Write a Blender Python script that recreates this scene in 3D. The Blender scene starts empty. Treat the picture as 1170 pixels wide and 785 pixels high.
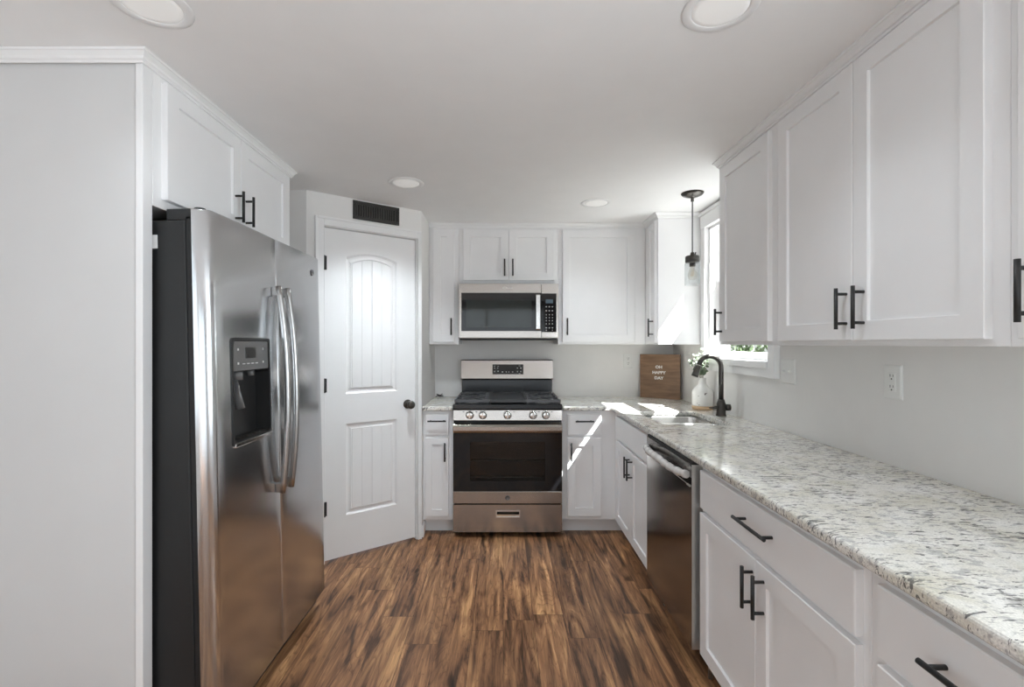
import bpy, bmesh, math, random
from mathutils import Vector, Matrix
R = math.radians
random.seed(7)
S = bpy.context.scene
COL = S.collection

# ------------------------------------------------------------------ camera
cam = bpy.data.cameras.new('camera')
cam.sensor_width = 36.0
cam.lens = 546.0 / 1170.0 * 36.0
cam.shift_x = 10.0 / 1170.0
cam.clip_start = 0.02
cam.clip_end = 100
camo = bpy.data.objects.new('camera', cam)
camo.location = (0, 0, 1.347)
camo.rotation_euler = (R(90), 0, 0)
COL.objects.link(camo)
S.camera = camo

# ------------------------------------------------------------------ world, sun, window light, added fill lights, exposure
W = bpy.data.worlds.new('sky')
S.world = W
W.use_nodes = True
bg = W.node_tree.nodes['Background']
bg.inputs[0].default_value = (0.86, 0.93, 1.0, 1)
bg.inputs[1].default_value = 0.5

def look(v):
    return Vector(v).to_track_quat('-Z', 'Y').to_euler()

sun = bpy.data.lights.new('sun', 'SUN')
sun.energy = 27.0
sun.angle = R(0.6)
sun.color = (0.97, 0.98, 1.0)
suno = bpy.data.objects.new('sun', sun)
suno.rotation_euler = look((-1, 0.60, -1.45))
suno.location = (6, -2, 8)
COL.objects.link(suno)

def area(name, loc, d, sx, sy, e, colr=(1, 1, 1), spread=180):
    l = bpy.data.lights.new(name, 'AREA')
    l.shape = 'RECTANGLE'
    l.size = sx
    l.size_y = sy
    l.energy = e
    l.color = colr
    l.spread = R(spread)
    o = bpy.data.objects.new(name, l)
    o.location = loc
    o.rotation_euler = look(d)
    COL.objects.link(o)
    return o

area('fill_rear', (-0.35, -2.95, 1.25), (0, 1, 0.15), 2.5, 2.0, 12, (0.84, 0.925, 1.0))  # fill light added behind the camera to brighten the kitchen
area('fill_side', (1.36, -0.30, 1.50), (-0.85, 0.5, 0.35), 1.2, 1.2, 22, (0.84, 0.925, 1.0))  # added side fill, out of view and aimed into the kitchen
area('fill_left', (-1.81, -0.30, 1.45), (0.85, 0.5, 0.2), 1.2, 1.2, 3, (0.84, 0.925, 1.0))  # weak fill added on the left, out of view
area('daylight_sink_window', (1.58, 2.885, 1.70), (-1, -0.15, 0.0), 0.70, 0.84, 0.5, (0.94, 0.97, 1.0))

S.view_settings.view_transform = 'Standard'
S.view_settings.look = 'None'
S.view_settings.gamma = 1.0
S.view_settings.exposure = 0.77
S.view_settings.use_curve_mapping = False
S.cycles.max_bounces = 12
S.cycles.diffuse_bounces = 8
S.cycles.transparent_max_bounces = 16
S.cycles.caustics_reflective = False
S.cycles.sample_clamp_indirect = 3.0

# ------------------------------------------------------------------ materials
def nt(name):
    m = bpy.data.materials.new(name)
    m.use_nodes = True
    n = m.node_tree
    b = n.nodes['Principled BSDF']
    return m, n, b

def nd(n, t, **kw):
    x = n.nodes.new(t)
    for k, v in kw.items():
        setattr(x, k, v)
    return x

def plain(name, c, rough=0.5, metal=0.0, spec=0.5, var=0.03, vs=6.0, bump=0.0, bs=200.0, coat=0.0):
    """paint / plastic: a colour with a slight procedural variation and optional fine bump"""
    m, n, b = nt(name)
    tc = nd(n, 'ShaderNodeTexCoord')
    no = nd(n, 'ShaderNodeTexNoise')
    no.inputs['Scale'].default_value = vs
    no.inputs['Detail'].default_value = 3
    n.links.new(tc.outputs['Object'], no.inputs['Vector'])
    r = nd(n, 'ShaderNodeValToRGB')
    r.color_ramp.elements[0].position = 0.3
    r.color_ramp.elements[1].position = 0.7
    r.color_ramp.elements[0].color = tuple(max(0, x * (1 - var)) for x in c) + (1,)
    r.color_ramp.elements[1].color = tuple(min(1, x * (1 + var)) for x in c) + (1,)
    n.links.new(no.outputs['Fac'], r.inputs['Fac'])
    n.links.new(r.outputs['Color'], b.inputs['Base Color'])
    b.inputs['Roughness'].default_value = rough
    b.inputs['Metallic'].default_value = metal
    b.inputs['Specular IOR Level'].default_value = spec
    b.inputs['Coat Weight'].default_value = coat
    if bump:
        n2 = nd(n, 'ShaderNodeTexNoise')
        n2.inputs['Scale'].default_value = bs
        n2.inputs['Detail'].default_value = 4
        n.links.new(tc.outputs['Object'], n2.inputs['Vector'])
        bp = nd(n, 'ShaderNodeBump')
        bp.inputs['Strength'].default_value = bump
        bp.inputs['Distance'].default_value = 0.002
        n.links.new(n2.outputs['Fac'], bp.inputs['Height'])
        n.links.new(bp.outputs['Normal'], b.inputs['Normal'])
    return m

def steel(name, c, rough, stretch=(1, 1, 60), amp=0.06):
    """brushed stainless: metal whose roughness and tone follow stretched noise"""
    m, n, b = nt(name)
    tc = nd(n, 'ShaderNodeTexCoord')
    mp = nd(n, 'ShaderNodeMapping')
    mp.inputs['Scale'].default_value = stretch
    n.links.new(tc.outputs['Object'], mp.inputs['Vector'])
    no = nd(n, 'ShaderNodeTexNoise')
    no.inputs['Scale'].default_value = 8
    no.inputs['Detail'].default_value = 5
    n.links.new(mp.outputs['Vector'], no.inputs['Vector'])
    r = nd(n, 'ShaderNodeMapRange')
    r.inputs['To Min'].default_value = rough - amp
    r.inputs['To Max'].default_value = rough + amp
    n.links.new(no.outputs['Fac'], r.inputs['Value'])
    n.links.new(r.outputs['Result'], b.inputs['Roughness'])
    cr = nd(n, 'ShaderNodeValToRGB')
    cr.color_ramp.elements[0].position = 0.3
    cr.color_ramp.elements[1].position = 0.7
    cr.color_ramp.elements[0].color = tuple(x * 0.99 for x in c) + (1,)
    cr.color_ramp.elements[1].color = tuple(min(1, x * 1.01) for x in c) + (1,)
    n.links.new(no.outputs['Fac'], cr.inputs['Fac'])
    n.links.new(cr.outputs['Color'], b.inputs['Base Color'])
    b.inputs['Metallic'].default_value = 1.0
    return m

def clear_glass(name, tint=(1, 1, 1), refl=1.0, rough=0.02):
    m = bpy.data.materials.new(name)
    m.use_nodes = True
    n = m.node_tree
    n.nodes.clear()
    out = nd(n, 'ShaderNodeOutputMaterial')
    mix = nd(n, 'ShaderNodeMixShader')
    tr = nd(n, 'ShaderNodeBsdfTransparent')
    gl = nd(n, 'ShaderNodeBsdfGlossy')
    gl.inputs['Roughness'].default_value = rough
    tr.inputs['Color'].default_value = tint + (1,)
    fr = nd(n, 'ShaderNodeLayerWeight')
    fr.inputs['Blend'].default_value = 0.5
    pwr = nd(n, 'ShaderNodeMath', operation='POWER')
    pwr.inputs[1].default_value = 4.0
    n.links.new(fr.outputs['Facing'], pwr.inputs[0])
    mu = nd(n, 'ShaderNodeMath', operation='MULTIPLY_ADD')
    mu.inputs[1].default_value = min(0.9, 0.8 * refl)
    mu.inputs[2].default_value = 0.03 * refl
    mu.use_clamp = True
    n.links.new(pwr.outputs[0], mu.inputs[0])
    n.links.new(mu.outputs[0], mix.inputs[0])
    n.links.new(tr.outputs[0], mix.inputs[1])
    n.links.new(gl.outputs[0], mix.inputs[2])
    n.links.new(mix.outputs[0], out.inputs[0])
    return m

def floor_mat():
    m, n, b = nt('walnut_plank_floor')
    L = n.links.new
    tc = nd(n, 'ShaderNodeTexCoord')
    sp = nd(n, 'ShaderNodeSeparateXYZ')
    L(tc.outputs['Object'], sp.inputs[0])
    def mth(op, a, b=None):
        q = nd(n, 'ShaderNodeMath', operation=op)
        for k, v in enumerate((a, b)):
            if v is None: continue
            if isinstance(v, (int, float)): q.inputs[k].default_value = v
            else: L(v, q.inputs[k])
        return q.outputs[0]
    PW, PL = 0.148, 1.21
    xr = mth('DIVIDE', sp.outputs['X'], PW)
    row = mth('FLOOR', xr)
    wn = nd(n, 'ShaderNodeTexWhiteNoise', noise_dimensions='1D')
    L(row, wn.inputs['W'])
    yr = mth('ADD', mth('DIVIDE', sp.outputs['Y'], PL), mth('MULTIPLY', wn.outputs['Value'], 7.0))
    brd = mth('FLOOR', yr)
    wn2 = nd(n, 'ShaderNodeTexWhiteNoise', noise_dimensions='1D')
    L(mth('ADD', mth('MULTIPLY', row, 17.31), mth('MULTIPLY', brd, 3.77)), wn2.inputs['W'])
    ex = mth('MULTIPLY', mth('SUBTRACT', 0.5, mth('ABSOLUTE', mth('SUBTRACT', mth('FRACT', xr), 0.5))), PW)
    ey = mth('MULTIPLY', mth('SUBTRACT', 0.5, mth('ABSOLUTE', mth('SUBTRACT', mth('FRACT', yr), 0.5))), PL)
    seam = mth('LESS_THAN', mth('MINIMUM', ex, ey), 0.0011)
    class _R: pass
    rnd = _R(); rnd.outputs = [wn2.outputs['Value']]
    br = _R(); br.outputs = {'Fac': seam}
    def grain(sx, sy, sz, scale, detail, dist, rough=0.6):
        c = nd(n, 'ShaderNodeCombineXYZ')
        a = nd(n, 'ShaderNodeMath', operation='MULTIPLY'); a.inputs[1].default_value = sx
        L(sp.outputs['X'], a.inputs[0])
        y = nd(n, 'ShaderNodeMath', operation='MULTIPLY'); y.inputs[1].default_value = sy
        L(sp.outputs['Y'], y.inputs[0])
        z = nd(n, 'ShaderNodeMath', operation='MULTIPLY'); z.inputs[1].default_value = sz
        L(rnd.outputs[0], z.inputs[0])
        L(a.outputs[0], c.inputs[0]); L(y.outputs[0], c.inputs[1]); L(z.outputs[0], c.inputs[2])
        t = nd(n, 'ShaderNodeTexNoise')
        t.inputs['Scale'].default_value = scale
        t.inputs['Detail'].default_value = detail
        t.inputs['Roughness'].default_value = rough
        t.inputs['Distortion'].default_value = dist
        L(c.outputs[0], t.inputs['Vector'])
        return t
    g1 = grain(11.0, 1.1, 37.0, 1.6, 6, 1.1, 0.6)      # broad cathedral figure
    r1 = nd(n, 'ShaderNodeValToRGB')
    el = r1.color_ramp.elements
    el[0].position = 0.36; el[0].color = (0.078, 0.040, 0.023, 1)
    el[1].position = 0.66; el[1].color = (0.560, 0.310, 0.145, 1)
    e = el.new(0.46); e.color = (0.230, 0.112, 0.056, 1)
    e = el.new(0.56); e.color = (0.370, 0.190, 0.092, 1)
    L(g1.outputs['Fac'], r1.inputs['Fac'])
    # thin wavy dark lines: contour bands of a slow noise
    g2 = grain(6.0, 0.6, 53.0, 1.5, 3, 1.0, 0.5)
    w = nd(n, 'ShaderNodeMath', operation='MULTIPLY'); w.inputs[1].default_value = 19.0
    L(g2.outputs['Fac'], w.inputs[0])
    fr = nd(n, 'ShaderNodeMath', operation='FRACT')
    L(w.outputs[0], fr.inputs[0])
    r2 = nd(n, 'ShaderNodeValToRGB')
    el = r2.color_ramp.elements
    el[0].position = 0.0; el[0].color = (0.42, 0.38, 0.36, 1)
    el[1].position = 1.0; el[1].color = (0.85, 0.85, 0.85, 1)
    e = el.new(0.16); e.color = (1, 1, 1, 1)
    e = el.new(0.65); e.color = (1.0, 1.0, 1.0, 1)
    L(fr.outputs[0], r2.inputs['Fac'])
    mx = nd(n, 'ShaderNodeMixRGB', blend_type='MULTIPLY')
    mx.inputs[0].default_value = 0.75
    L(r1.outputs[0], mx.inputs[1]); L(r2.outputs[0], mx.inputs[2])
    g3 = grain(60.0, 1.6, 11.0, 2.2, 4, 0.2, 0.6)      # fine pores
    r3 = nd(n, 'ShaderNodeMapRange')
    r3.inputs['From Min'].default_value = 0.3; r3.inputs['From Max'].default_value = 0.7
    r3.inputs['To Min'].default_value = 0.72; r3.inputs['To Max'].default_value = 1.22
    L(g3.outputs['Fac'], r3.inputs['Value'])
    mx2 = nd(n, 'ShaderNodeMixRGB', blend_type='MULTIPLY')
    mx2.inputs[0].default_value = 1.0
    L(mx.outputs[0], mx2.inputs[1]); L(r3.outputs[0], mx2.inputs[2])
    # knots
    g4 = grain(9.0, 3.4, 71.0, 1.0, 1, 0.6)
    r4 = nd(n, 'ShaderNodeValToRGB')
    el = r4.color_ramp.elements
    el[0].position = 0.245; el[0].color = (0.25, 0.22, 0.2, 1)
    el[1].position = 0.31; el[1].color = (1, 1, 1, 1)
    L(g4.outputs['Fac'], r4.inputs['Fac'])
    mx3 = nd(n, 'ShaderNodeMixRGB', blend_type='MULTIPLY')
    mx3.inputs[0].default_value = 0.9
    L(mx2.outputs[0], mx3.inputs[1]); L(r4.outputs[0], mx3.inputs[2])
    # plank tone
    pt = nd(n, 'ShaderNodeMapRange')
    pt.inputs['To Min'].default_value = 0.80; pt.inputs['To Max'].default_value = 1.24
    L(rnd.outputs[0], pt.inputs['Value'])
    mx4 = nd(n, 'ShaderNodeMixRGB', blend_type='MULTIPLY')
    mx4.inputs[0].default_value = 1.0
    L(mx3.outputs[0], mx4.inputs[1]); L(pt.outputs[0], mx4.inputs[2])
    mo = nd(n, 'ShaderNodeMixRGB', blend_type='MIX')
    mo.inputs[2].default_value = (0.03, 0.016, 0.01, 1)
    mf = nd(n, 'ShaderNodeMath', operation='MULTIPLY'); mf.inputs[1].default_value = 0.7
    L(br.outputs['Fac'], mf.inputs[0])
    L(mf.outputs[0], mo.inputs[0]); L(mx4.outputs[0], mo.inputs[1])
    L(mo.outputs[0], b.inputs['Base Color'])
    b.inputs['Roughness'].default_value = 0.38
    b.inputs['Specular IOR Level'].default_value = 0.35
    bp = nd(n, 'ShaderNodeBump')
    bp.inputs['Strength'].default_value = 0.12
    bp.inputs['Distance'].default_value = 0.002
    L(g3.outputs['Fac'], bp.inputs['Height'])
    L(bp.outputs[0], b.inputs['Normal'])
    return m

def granite_mat():
    m, n, b = nt('speckled_granite')
    L = n.links.new
    tc = nd(n, 'ShaderNodeTexCoord')
    def noise(scale, detail, rough=0.55, dist=0.0, stretch=(1, 1, 1)):
        mp = nd(n, 'ShaderNodeMapping')
        mp.inputs['Scale'].default_value = stretch
        mp.inputs['Rotation'].default_value = (0, 0, 0.25)
        L(tc.outputs['Object'], mp.inputs['Vector'])
        t = nd(n, 'ShaderNodeTexNoise')
        t.inputs['Scale'].default_value = scale
        t.inputs['Detail'].default_value = detail
        t.inputs['Roughness'].default_value = rough
        t.inputs['Distortion'].default_value = dist
        L(mp.outputs[0], t.inputs['Vector'])
        return t
    a = noise(9, 4, 0.6, 0.4)
    ra = nd(n, 'ShaderNodeValToRGB')
    el = ra.color_ramp.elements
    el[0].position = 0.32; el[0].color = (0.66, 0.63, 0.53, 1)
    el[1].position = 0.70; el[1].color = (0.86, 0.85, 0.82, 1)
    e = el.new(0.5); e.color = (0.78, 0.76, 0.70, 1)
    L(a.outputs['Fac'], ra.inputs['Fac'])
    g = noise(42, 4, 0.6, 0.5, (0.8, 1.3, 1))
    rg = nd(n, 'ShaderNodeValToRGB')
    el = rg.color_ramp.elements
    el[0].position = 0.54; el[0].color = (0, 0, 0, 1)
    el[1].position = 0.62; el[1].color = (1, 1, 1, 1)
    L(g.outputs['Fac'], rg.inputs['Fac'])
    gm = nd(n, 'ShaderNodeMath', operation='MULTIPLY'); gm.inputs[1].default_value = 0.62
    L(rg.outputs[0], gm.inputs[0])
    m1 = nd(n, 'ShaderNodeMixRGB')
    m1.inputs[2].default_value = (0.36, 0.355, 0.36, 1)
    L(gm.outputs[0], m1.inputs[0]); L(ra.outputs[0], m1.inputs[1])
    # dark flecks, denser where a slow noise is high
    d = noise(58, 4, 0.62, 1.0, (0.5, 1.8, 1))
    dens = noise(5, 2)
    md = nd(n, 'ShaderNodeMath', operation='MULTIPLY_ADD'); md.inputs[1].default_value = 0.22
    L(dens.outputs['Fac'], md.inputs[0]); L(d.outputs['Fac'], md.inputs[2])
    rd = nd(n, 'ShaderNodeValToRGB')
    el = rd.color_ramp.elements
    el[0].position = 0.665; el[0].color = (0, 0, 0, 1)
    el[1].position = 0.72; el[1].color = (1, 1, 1, 1)
    L(md.outputs[0], rd.inputs['Fac'])
    m2 = nd(n, 'ShaderNodeMixRGB')
    m2.inputs[2].default_value = (0.085, 0.083, 0.085, 1)
    dm = nd(n, 'ShaderNodeMath', operation='MULTIPLY'); dm.inputs[1].default_value = 0.85
    L(rd.outputs[0], dm.inputs[0])
    L(dm.outputs[0], m2.inputs[0]); L(m1.outputs[0], m2.inputs[1])
    # fine salt and pepper
    f = noise(260, 2)
    rf = nd(n, 'ShaderNodeMapRange')
    rf.inputs['From Min'].default_value = 0.3; rf.inputs['From Max'].default_value = 0.7
    rf.inputs['To Min'].default_value = 0.82; rf.inputs['To Max'].default_value = 1.14
    L(f.outputs['Fac'], rf.inputs['Value'])
    m3 = nd(n, 'ShaderNodeMixRGB', blend_type='MULTIPLY'); m3.inputs[0].default_value = 1
    L(m2.outputs[0], m3.inputs[1]); L(rf.outputs[0], m3.inputs[2])
    L(m3.outputs[0], b.inputs['Base Color'])
    b.inputs['Roughness'].default_value = 0.12
    b.inputs['Specular IOR Level'].default_value = 0.5
    return m

def wood_mat(name, c0, c1, sc=(1, 8, 1)):
    m, n, b = nt(name)
    L = n.links.new
    tc = nd(n, 'ShaderNodeTexCoord')
    mp = nd(n, 'ShaderNodeMapping')
    mp.inputs['Scale'].default_value = sc
    L(tc.outputs['Object'], mp.inputs['Vector'])
    t = nd(n, 'ShaderNodeTexNoise')
    t.inputs['Scale'].default_value = 5; t.inputs['Detail'].default_value = 6
    t.inputs['Distortion'].default_value = 0.6
    L(mp.outputs[0], t.inputs['Vector'])
    r = nd(n, 'ShaderNodeValToRGB')
    r.color_ramp.elements[0].position = 0.3; r.color_ramp.elements[0].color = c0 + (1,)
    r.color_ramp.elements[1].position = 0.7; r.color_ramp.elements[1].color = c1 + (1,)
    L(t.outputs['Fac'], r.inputs['Fac'])
    L(r.outputs[0], b.inputs['Base Color'])
    b.inputs['Roughness'].default_value = 0.45
    return m

def vase_mat():
    m, n, b = nt('speckled_white_ceramic')
    L = n.links.new
    tc = nd(n, 'ShaderNodeTexCoord')
    t = nd(n, 'ShaderNodeTexNoise')
    t.inputs['Scale'].default_value = 38; t.inputs['Detail'].default_value = 2
    L(tc.outputs['Object'], t.inputs['Vector'])
    r = nd(n, 'ShaderNodeValToRGB')
    r.color_ramp.elements[0].position = 0.70; r.color_ramp.elements[0].color = (0.78, 0.77, 0.74, 1)
    r.color_ramp.elements[1].position = 0.73; r.color_ramp.elements[1].color = (0.12, 0.10, 0.09, 1)
    L(t.outputs['Fac'], r.inputs['Fac'])
    L(r.outputs[0], b.inputs['Base Color'])
    b.inputs['Roughness'].default_value = 0.3
    return m

M = {}
M['cab'] = plain('white_cabinet_paint', (0.84, 0.84, 0.845), 0.38, var=0.012, bump=0.03, bs=60)
M['panel'] = plain('white_paint_shaded', (0.65, 0.65, 0.65), 0.42, var=0.012)  # cabinet white darkened to stand in for weaker light on the end panel
M['trim'] = plain('white_trim_paint', (0.85, 0.85, 0.85), 0.35, var=0.012)
M['door'] = plain('white_door_paint', (0.84, 0.84, 0.84), 0.38, var=0.012)
M['wall'] = plain('greige_wall_paint', (0.80, 0.79, 0.775), 0.75, var=0.015, bump=0.08, bs=180)
M['ceil'] = plain('white_ceiling_paint', (0.88, 0.88, 0.88), 0.85, var=0.012, bump=0.1, bs=120)
M['black'] = plain('matte_black_metal', (0.012, 0.012, 0.012), 0.42, var=0.1)
M['knob'] = plain('dark_bronze', (0.075, 0.070, 0.064), 0.3, metal=0.85, var=0.1)
M['vent'] = plain('dark_register_paint', (0.022, 0.021, 0.019), 0.5, var=0.1)
M['hole'] = plain('dark_recess', (0.006, 0.006, 0.006), 0.8, var=0.1)
M['floor'] = floor_mat()
M['granite'] = granite_mat()
M['steel'] = steel('brushed_stainless', (0.43, 0.395, 0.365), 0.20, (0.5, 0.5, 90), 0.03)
M['fsteel'] = steel('refrigerator_stainless', (0.66, 0.68, 0.70), 0.20, (0.5, 0.5, 60), 0.012)
M['hsteel'] = steel('handle_stainless', (0.46, 0.455, 0.45), 0.26, (1, 1, 8), 0.02)
M['dsteel'] = steel('dishwasher_stainless', (0.36, 0.34, 0.325), 0.16, (0.5, 0.5, 90), 0.02)
M['sinksteel'] = steel('sink_stainless', (0.66, 0.65, 0.63), 0.25, (30, 1, 1), 0.05)
M['chrome'] = steel('polished_steel', (0.75, 0.74, 0.72), 0.16, (1, 1, 8), 0.03)
M['fside'] = plain('charcoal_appliance_side', (0.011, 0.0115, 0.012), 0.5, var=0.08)
M['gasket'] = plain('black_gasket', (0.01, 0.01, 0.011), 0.6, var=0.1)
M['blackgloss'] = plain('black_glass', (0.006, 0.006, 0.007), 0.06, var=0.05)
M['enamel'] = plain('black_enamel', (0.010, 0.011, 0.013), 0.22, var=0.1)
M['iron'] = plain('cast_iron_grate', (0.075, 0.077, 0.082), 0.35, var=0.15, bump=0.2, bs=300)
M['griddle'] = plain('griddle_plate', (0.045, 0.046, 0.048), 0.38, var=0.08)
M['burner'] = plain('burner_cap', (0.02, 0.02, 0.02), 0.4, var=0.1)
M['alum'] = plain('burner_aluminium', (0.6, 0.6, 0.58), 0.35, metal=1.0, var=0.05)
M['mwglass'] = plain('microwave_window', (0.030, 0.035, 0.033), 0.05, var=0.08)
M['lcd'] = plain('lcd_screen', (0.06, 0.10, 0.13), 0.2, var=0.05)
M['mark'] = plain('printed_light_marks', (0.62, 0.62, 0.62), 0.5, var=0.03)
M['plastic'] = plain('white_outlet_plastic', (0.80, 0.80, 0.78), 0.35, var=0.01)
M['slot'] = plain('outlet_slots', (0.05, 0.05, 0.05), 0.6, var=0.05)
M['light'] = plain('frosted_light_lens', (0.80, 0.80, 0.79), 0.5, var=0.01)
b_ = M['light'].node_tree.nodes['Principled BSDF']
b_.inputs['Emission Color'].default_value = (1, 0.98, 0.95, 1)
b_.inputs['Emission Strength'].default_value = 0.12
M['glass'] = clear_glass('window_glass', (0.98, 0.99, 0.98), 1.0)
M['shade'] = clear_glass('pendant_glass', (0.93, 0.94, 0.94), 1.6, 0.03)
M['bulb'] = clear_glass('bulb_glass', (0.95, 0.93, 0.90), 1.5, 0.03)
M['oveng'] = clear_glass('oven_window_glass', (0.5, 0.49, 0.48), 0.5)
M['fil'] = plain('bulb_filament', (0.65, 0.50, 0.30), 0.4, metal=0.8, var=0.05)
M['sign'] = wood_mat('walnut_sign_wood', (0.165, 0.094, 0.052), (0.26, 0.155, 0.09), (1.2, 1.2, 9))
M['vase'] = vase_mat()
M['clay'] = plain('bare_clay', (0.60, 0.42, 0.26), 0.7, var=0.06, bump=0.1)
M['leaf'] = plain('eucalyptus_leaf', (0.13, 0.175, 0.105), 0.6, var=0.25, vs=40)
M['stem'] = plain('green_stem', (0.20, 0.20, 0.11), 0.6, var=0.1)
M['wrap'] = plain('clear_plastic_wrap', (0.62, 0.60, 0.585), 0.18, var=0.12, vs=45, bump=0.9, bs=45)
M['cord'] = plain('grey_cord', (0.10, 0.10, 0.10), 0.5, var=0.1)
M['gray'] = plain('dispenser_grey', (0.15, 0.15, 0.15), 0.22, var=0.06)
M['dgray'] = plain('dispenser_dark', (0.016, 0.016, 0.016), 0.35, var=0.06)
M['sticker'] = plain('paper_sticker', (0.75, 0.75, 0.74), 0.6, var=0.02)
M['patio'] = plain('concrete_patio', (0.34, 0.335, 0.325), 0.9, var=0.4, vs=9, bump=0.5, bs=60)
M['fence'] = plain('white_vinyl_fence', (0.75, 0.75, 0.73), 0.5, var=0.03)
M['hedge'] = plain('hedge_leaf', (0.07, 0.12, 0.04), 0.7, var=0.5, vs=20)
M['logo'] = plain('logo_dark_metal', (0.16, 0.16, 0.165), 0.35, metal=0.7, var=0.05)

# ------------------------------------------------------------------ mesh helpers
class MB:
    def __init__(s):
        s.bm = bmesh.new()
    def face(s, pts, smooth=False, mi=0):
        f = s.bm.faces.new([s.bm.verts.new(p) for p in pts])
        f.smooth = smooth
        f.material_index = mi
        return f
    def box(s, x0, x1, y0, y1, z0, z1, mi=0):
        v = [s.bm.verts.new((x, y, z)) for x in (x0, x1) for y in (y0, y1) for z in (z0, z1)]
        for q in ((0, 1, 3, 2), (4, 6, 7, 5), (0, 4, 5, 1), (2, 3, 7, 6), (0, 2, 6, 4), (1, 5, 7, 3)):
            f = s.bm.faces.new([v[i] for i in q])
            f.material_index = mi
        return s
    def loft(s, loops, cap0=True, cap1=True, smooth=True, closed=True, mi=0):
        """loops: lists of points with equal counts, skinned in order"""
        vs = [[s.bm.verts.new(p) for p in lp] for lp in loops]
        n = len(vs[0])
        for a, b in zip(vs, vs[1:]):
            for i in range(n if closed else n - 1):
                j = (i + 1) % n
                f = s.bm.faces.new((a[i], a[j], b[j], b[i]))
                f.smooth = smooth
                f.material_index = mi
        if cap0:
            s.bm.faces.new(vs[0][::-1]).material_index = mi
        if cap1:
            s.bm.faces.new(vs[-1]).material_index = mi
        return s
    def tube(s, pts, r, n=12, caps=True, flat=1.0, up=None):
        """tube along pts; r number or list; flat squashes along the second axis"""
        pts = [Vector(p) for p in pts]
        rs = r if isinstance(r, (list, tuple)) else [r] * len(pts)
        loops = []
        prev = None
        for i, p in enumerate(pts):
            a = pts[max(0, i - 1)]; b = pts[min(len(pts) - 1, i + 1)]
            t = (b - a).normalized()
            if prev is None:
                u = Vector(up) if up else (Vector((0, 0, 1)) if abs(t.z) < 0.9 else Vector((1, 0, 0)))
            else:
                u = prev
            u = (u - t * u.dot(t)).normalized()
            prev = u
            w = t.cross(u)
            loops.append([p + (u * math.cos(k * 2 * math.pi / n) + w * flat * math.sin(k * 2 * math.pi / n)) * rs[i] for k in range(n)])
        return s.loft(loops, caps, caps)
    def cyl(s, p, q, r, n=20, r2=None):
        return s.tube([p, q], [r, r if r2 is None else r2], n)
    def lathe(s, c, prof, n=32, axis='z', caps=True, smooth=True):
        """prof: list of (radius, height) from c"""
        c = Vector(c)
        loops = []
        for r, h in prof:
            lp = []
            for k in range(n):
                a = k * 2 * math.pi / n
                u, v = r * math.cos(a), r * math.sin(a)
                d = {'z': (u, v, h), 'y': (u, h, -v), 'x': (h, u, v)}[axis]
                lp.append(c + Vector(d))
            loops.append(lp)
        return s.loft(loops, caps, caps, smooth)
    def prism(s, poly, z0, z1, smooth_ids=()):
        """poly in x,y extruded from z0 to z1"""
        a = [s.bm.verts.new((x, y, z0)) for x, y in poly]
        b = [s.bm.verts.new((x, y, z1)) for x, y in poly]
        n = len(poly)
        for i in range(n):
            j = (i + 1) % n
            f = s.bm.faces.new((a[i], a[j], b[j], b[i]))
            f.smooth = i in smooth_ids
        s.bm.faces.new(a[::-1]); s.bm.faces.new(b)
        return s
    def sphere(s, c, r, sc=(1, 1, 1), u=16, v=10):
        m = Matrix.Translation(c) @ Matrix.Diagonal((r * sc[0], r * sc[1], r * sc[2], 1))
        g = bmesh.ops.create_uvsphere(s.bm, u_segments=u, v_segments=v, radius=1, matrix=m)
        for vv in g['verts']:
            for f in vv.link_faces:
                f.smooth = True
        return s
    def slab(s, outer, holes, top, bot):
        """flat plate with holes: outer and holes are x,y loops"""
        bm = s.bm
        edges = []
        for lp in [outer] + holes:
            v = [bm.verts.new((x, y, top)) for x, y in lp]
            for i in range(len(v)):
                edges.append(bm.edges.new((v[i], v[(i + 1) % len(v)])))
        g = bmesh.ops.triangle_fill(bm, use_beauty=True, use_dissolve=False, edges=edges)
        fs = [f for f in g['geom'] if isinstance(f, bmesh.types.BMFace)]
        ex = bmesh.ops.extrude_face_region(bm, geom=fs)
        vs = [e for e in ex['geom'] if isinstance(e, bmesh.types.BMVert)]
        bmesh.ops.translate(bm, vec=(0, 0, bot - top), verts=vs)
        return s

ORG = {}
def empty(name, loc, label=None, cat=None, group=None, kind=None, rz=0.0):
    o = bpy.data.objects.new(name, None)
    o.empty_display_size = 0.1
    o.location = loc
    o.rotation_euler = (0, 0, rz)
    COL.objects.link(o)
    ORG[o.name] = Vector(loc)
    tag(o, label, cat, group, kind)
    return o

def tag(o, label=None, cat=None, group=None, kind=None):
    if label: o['label'] = label
    if cat: o['category'] = cat
    if group: o['group'] = group
    if kind: o['kind'] = kind
    return o

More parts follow.
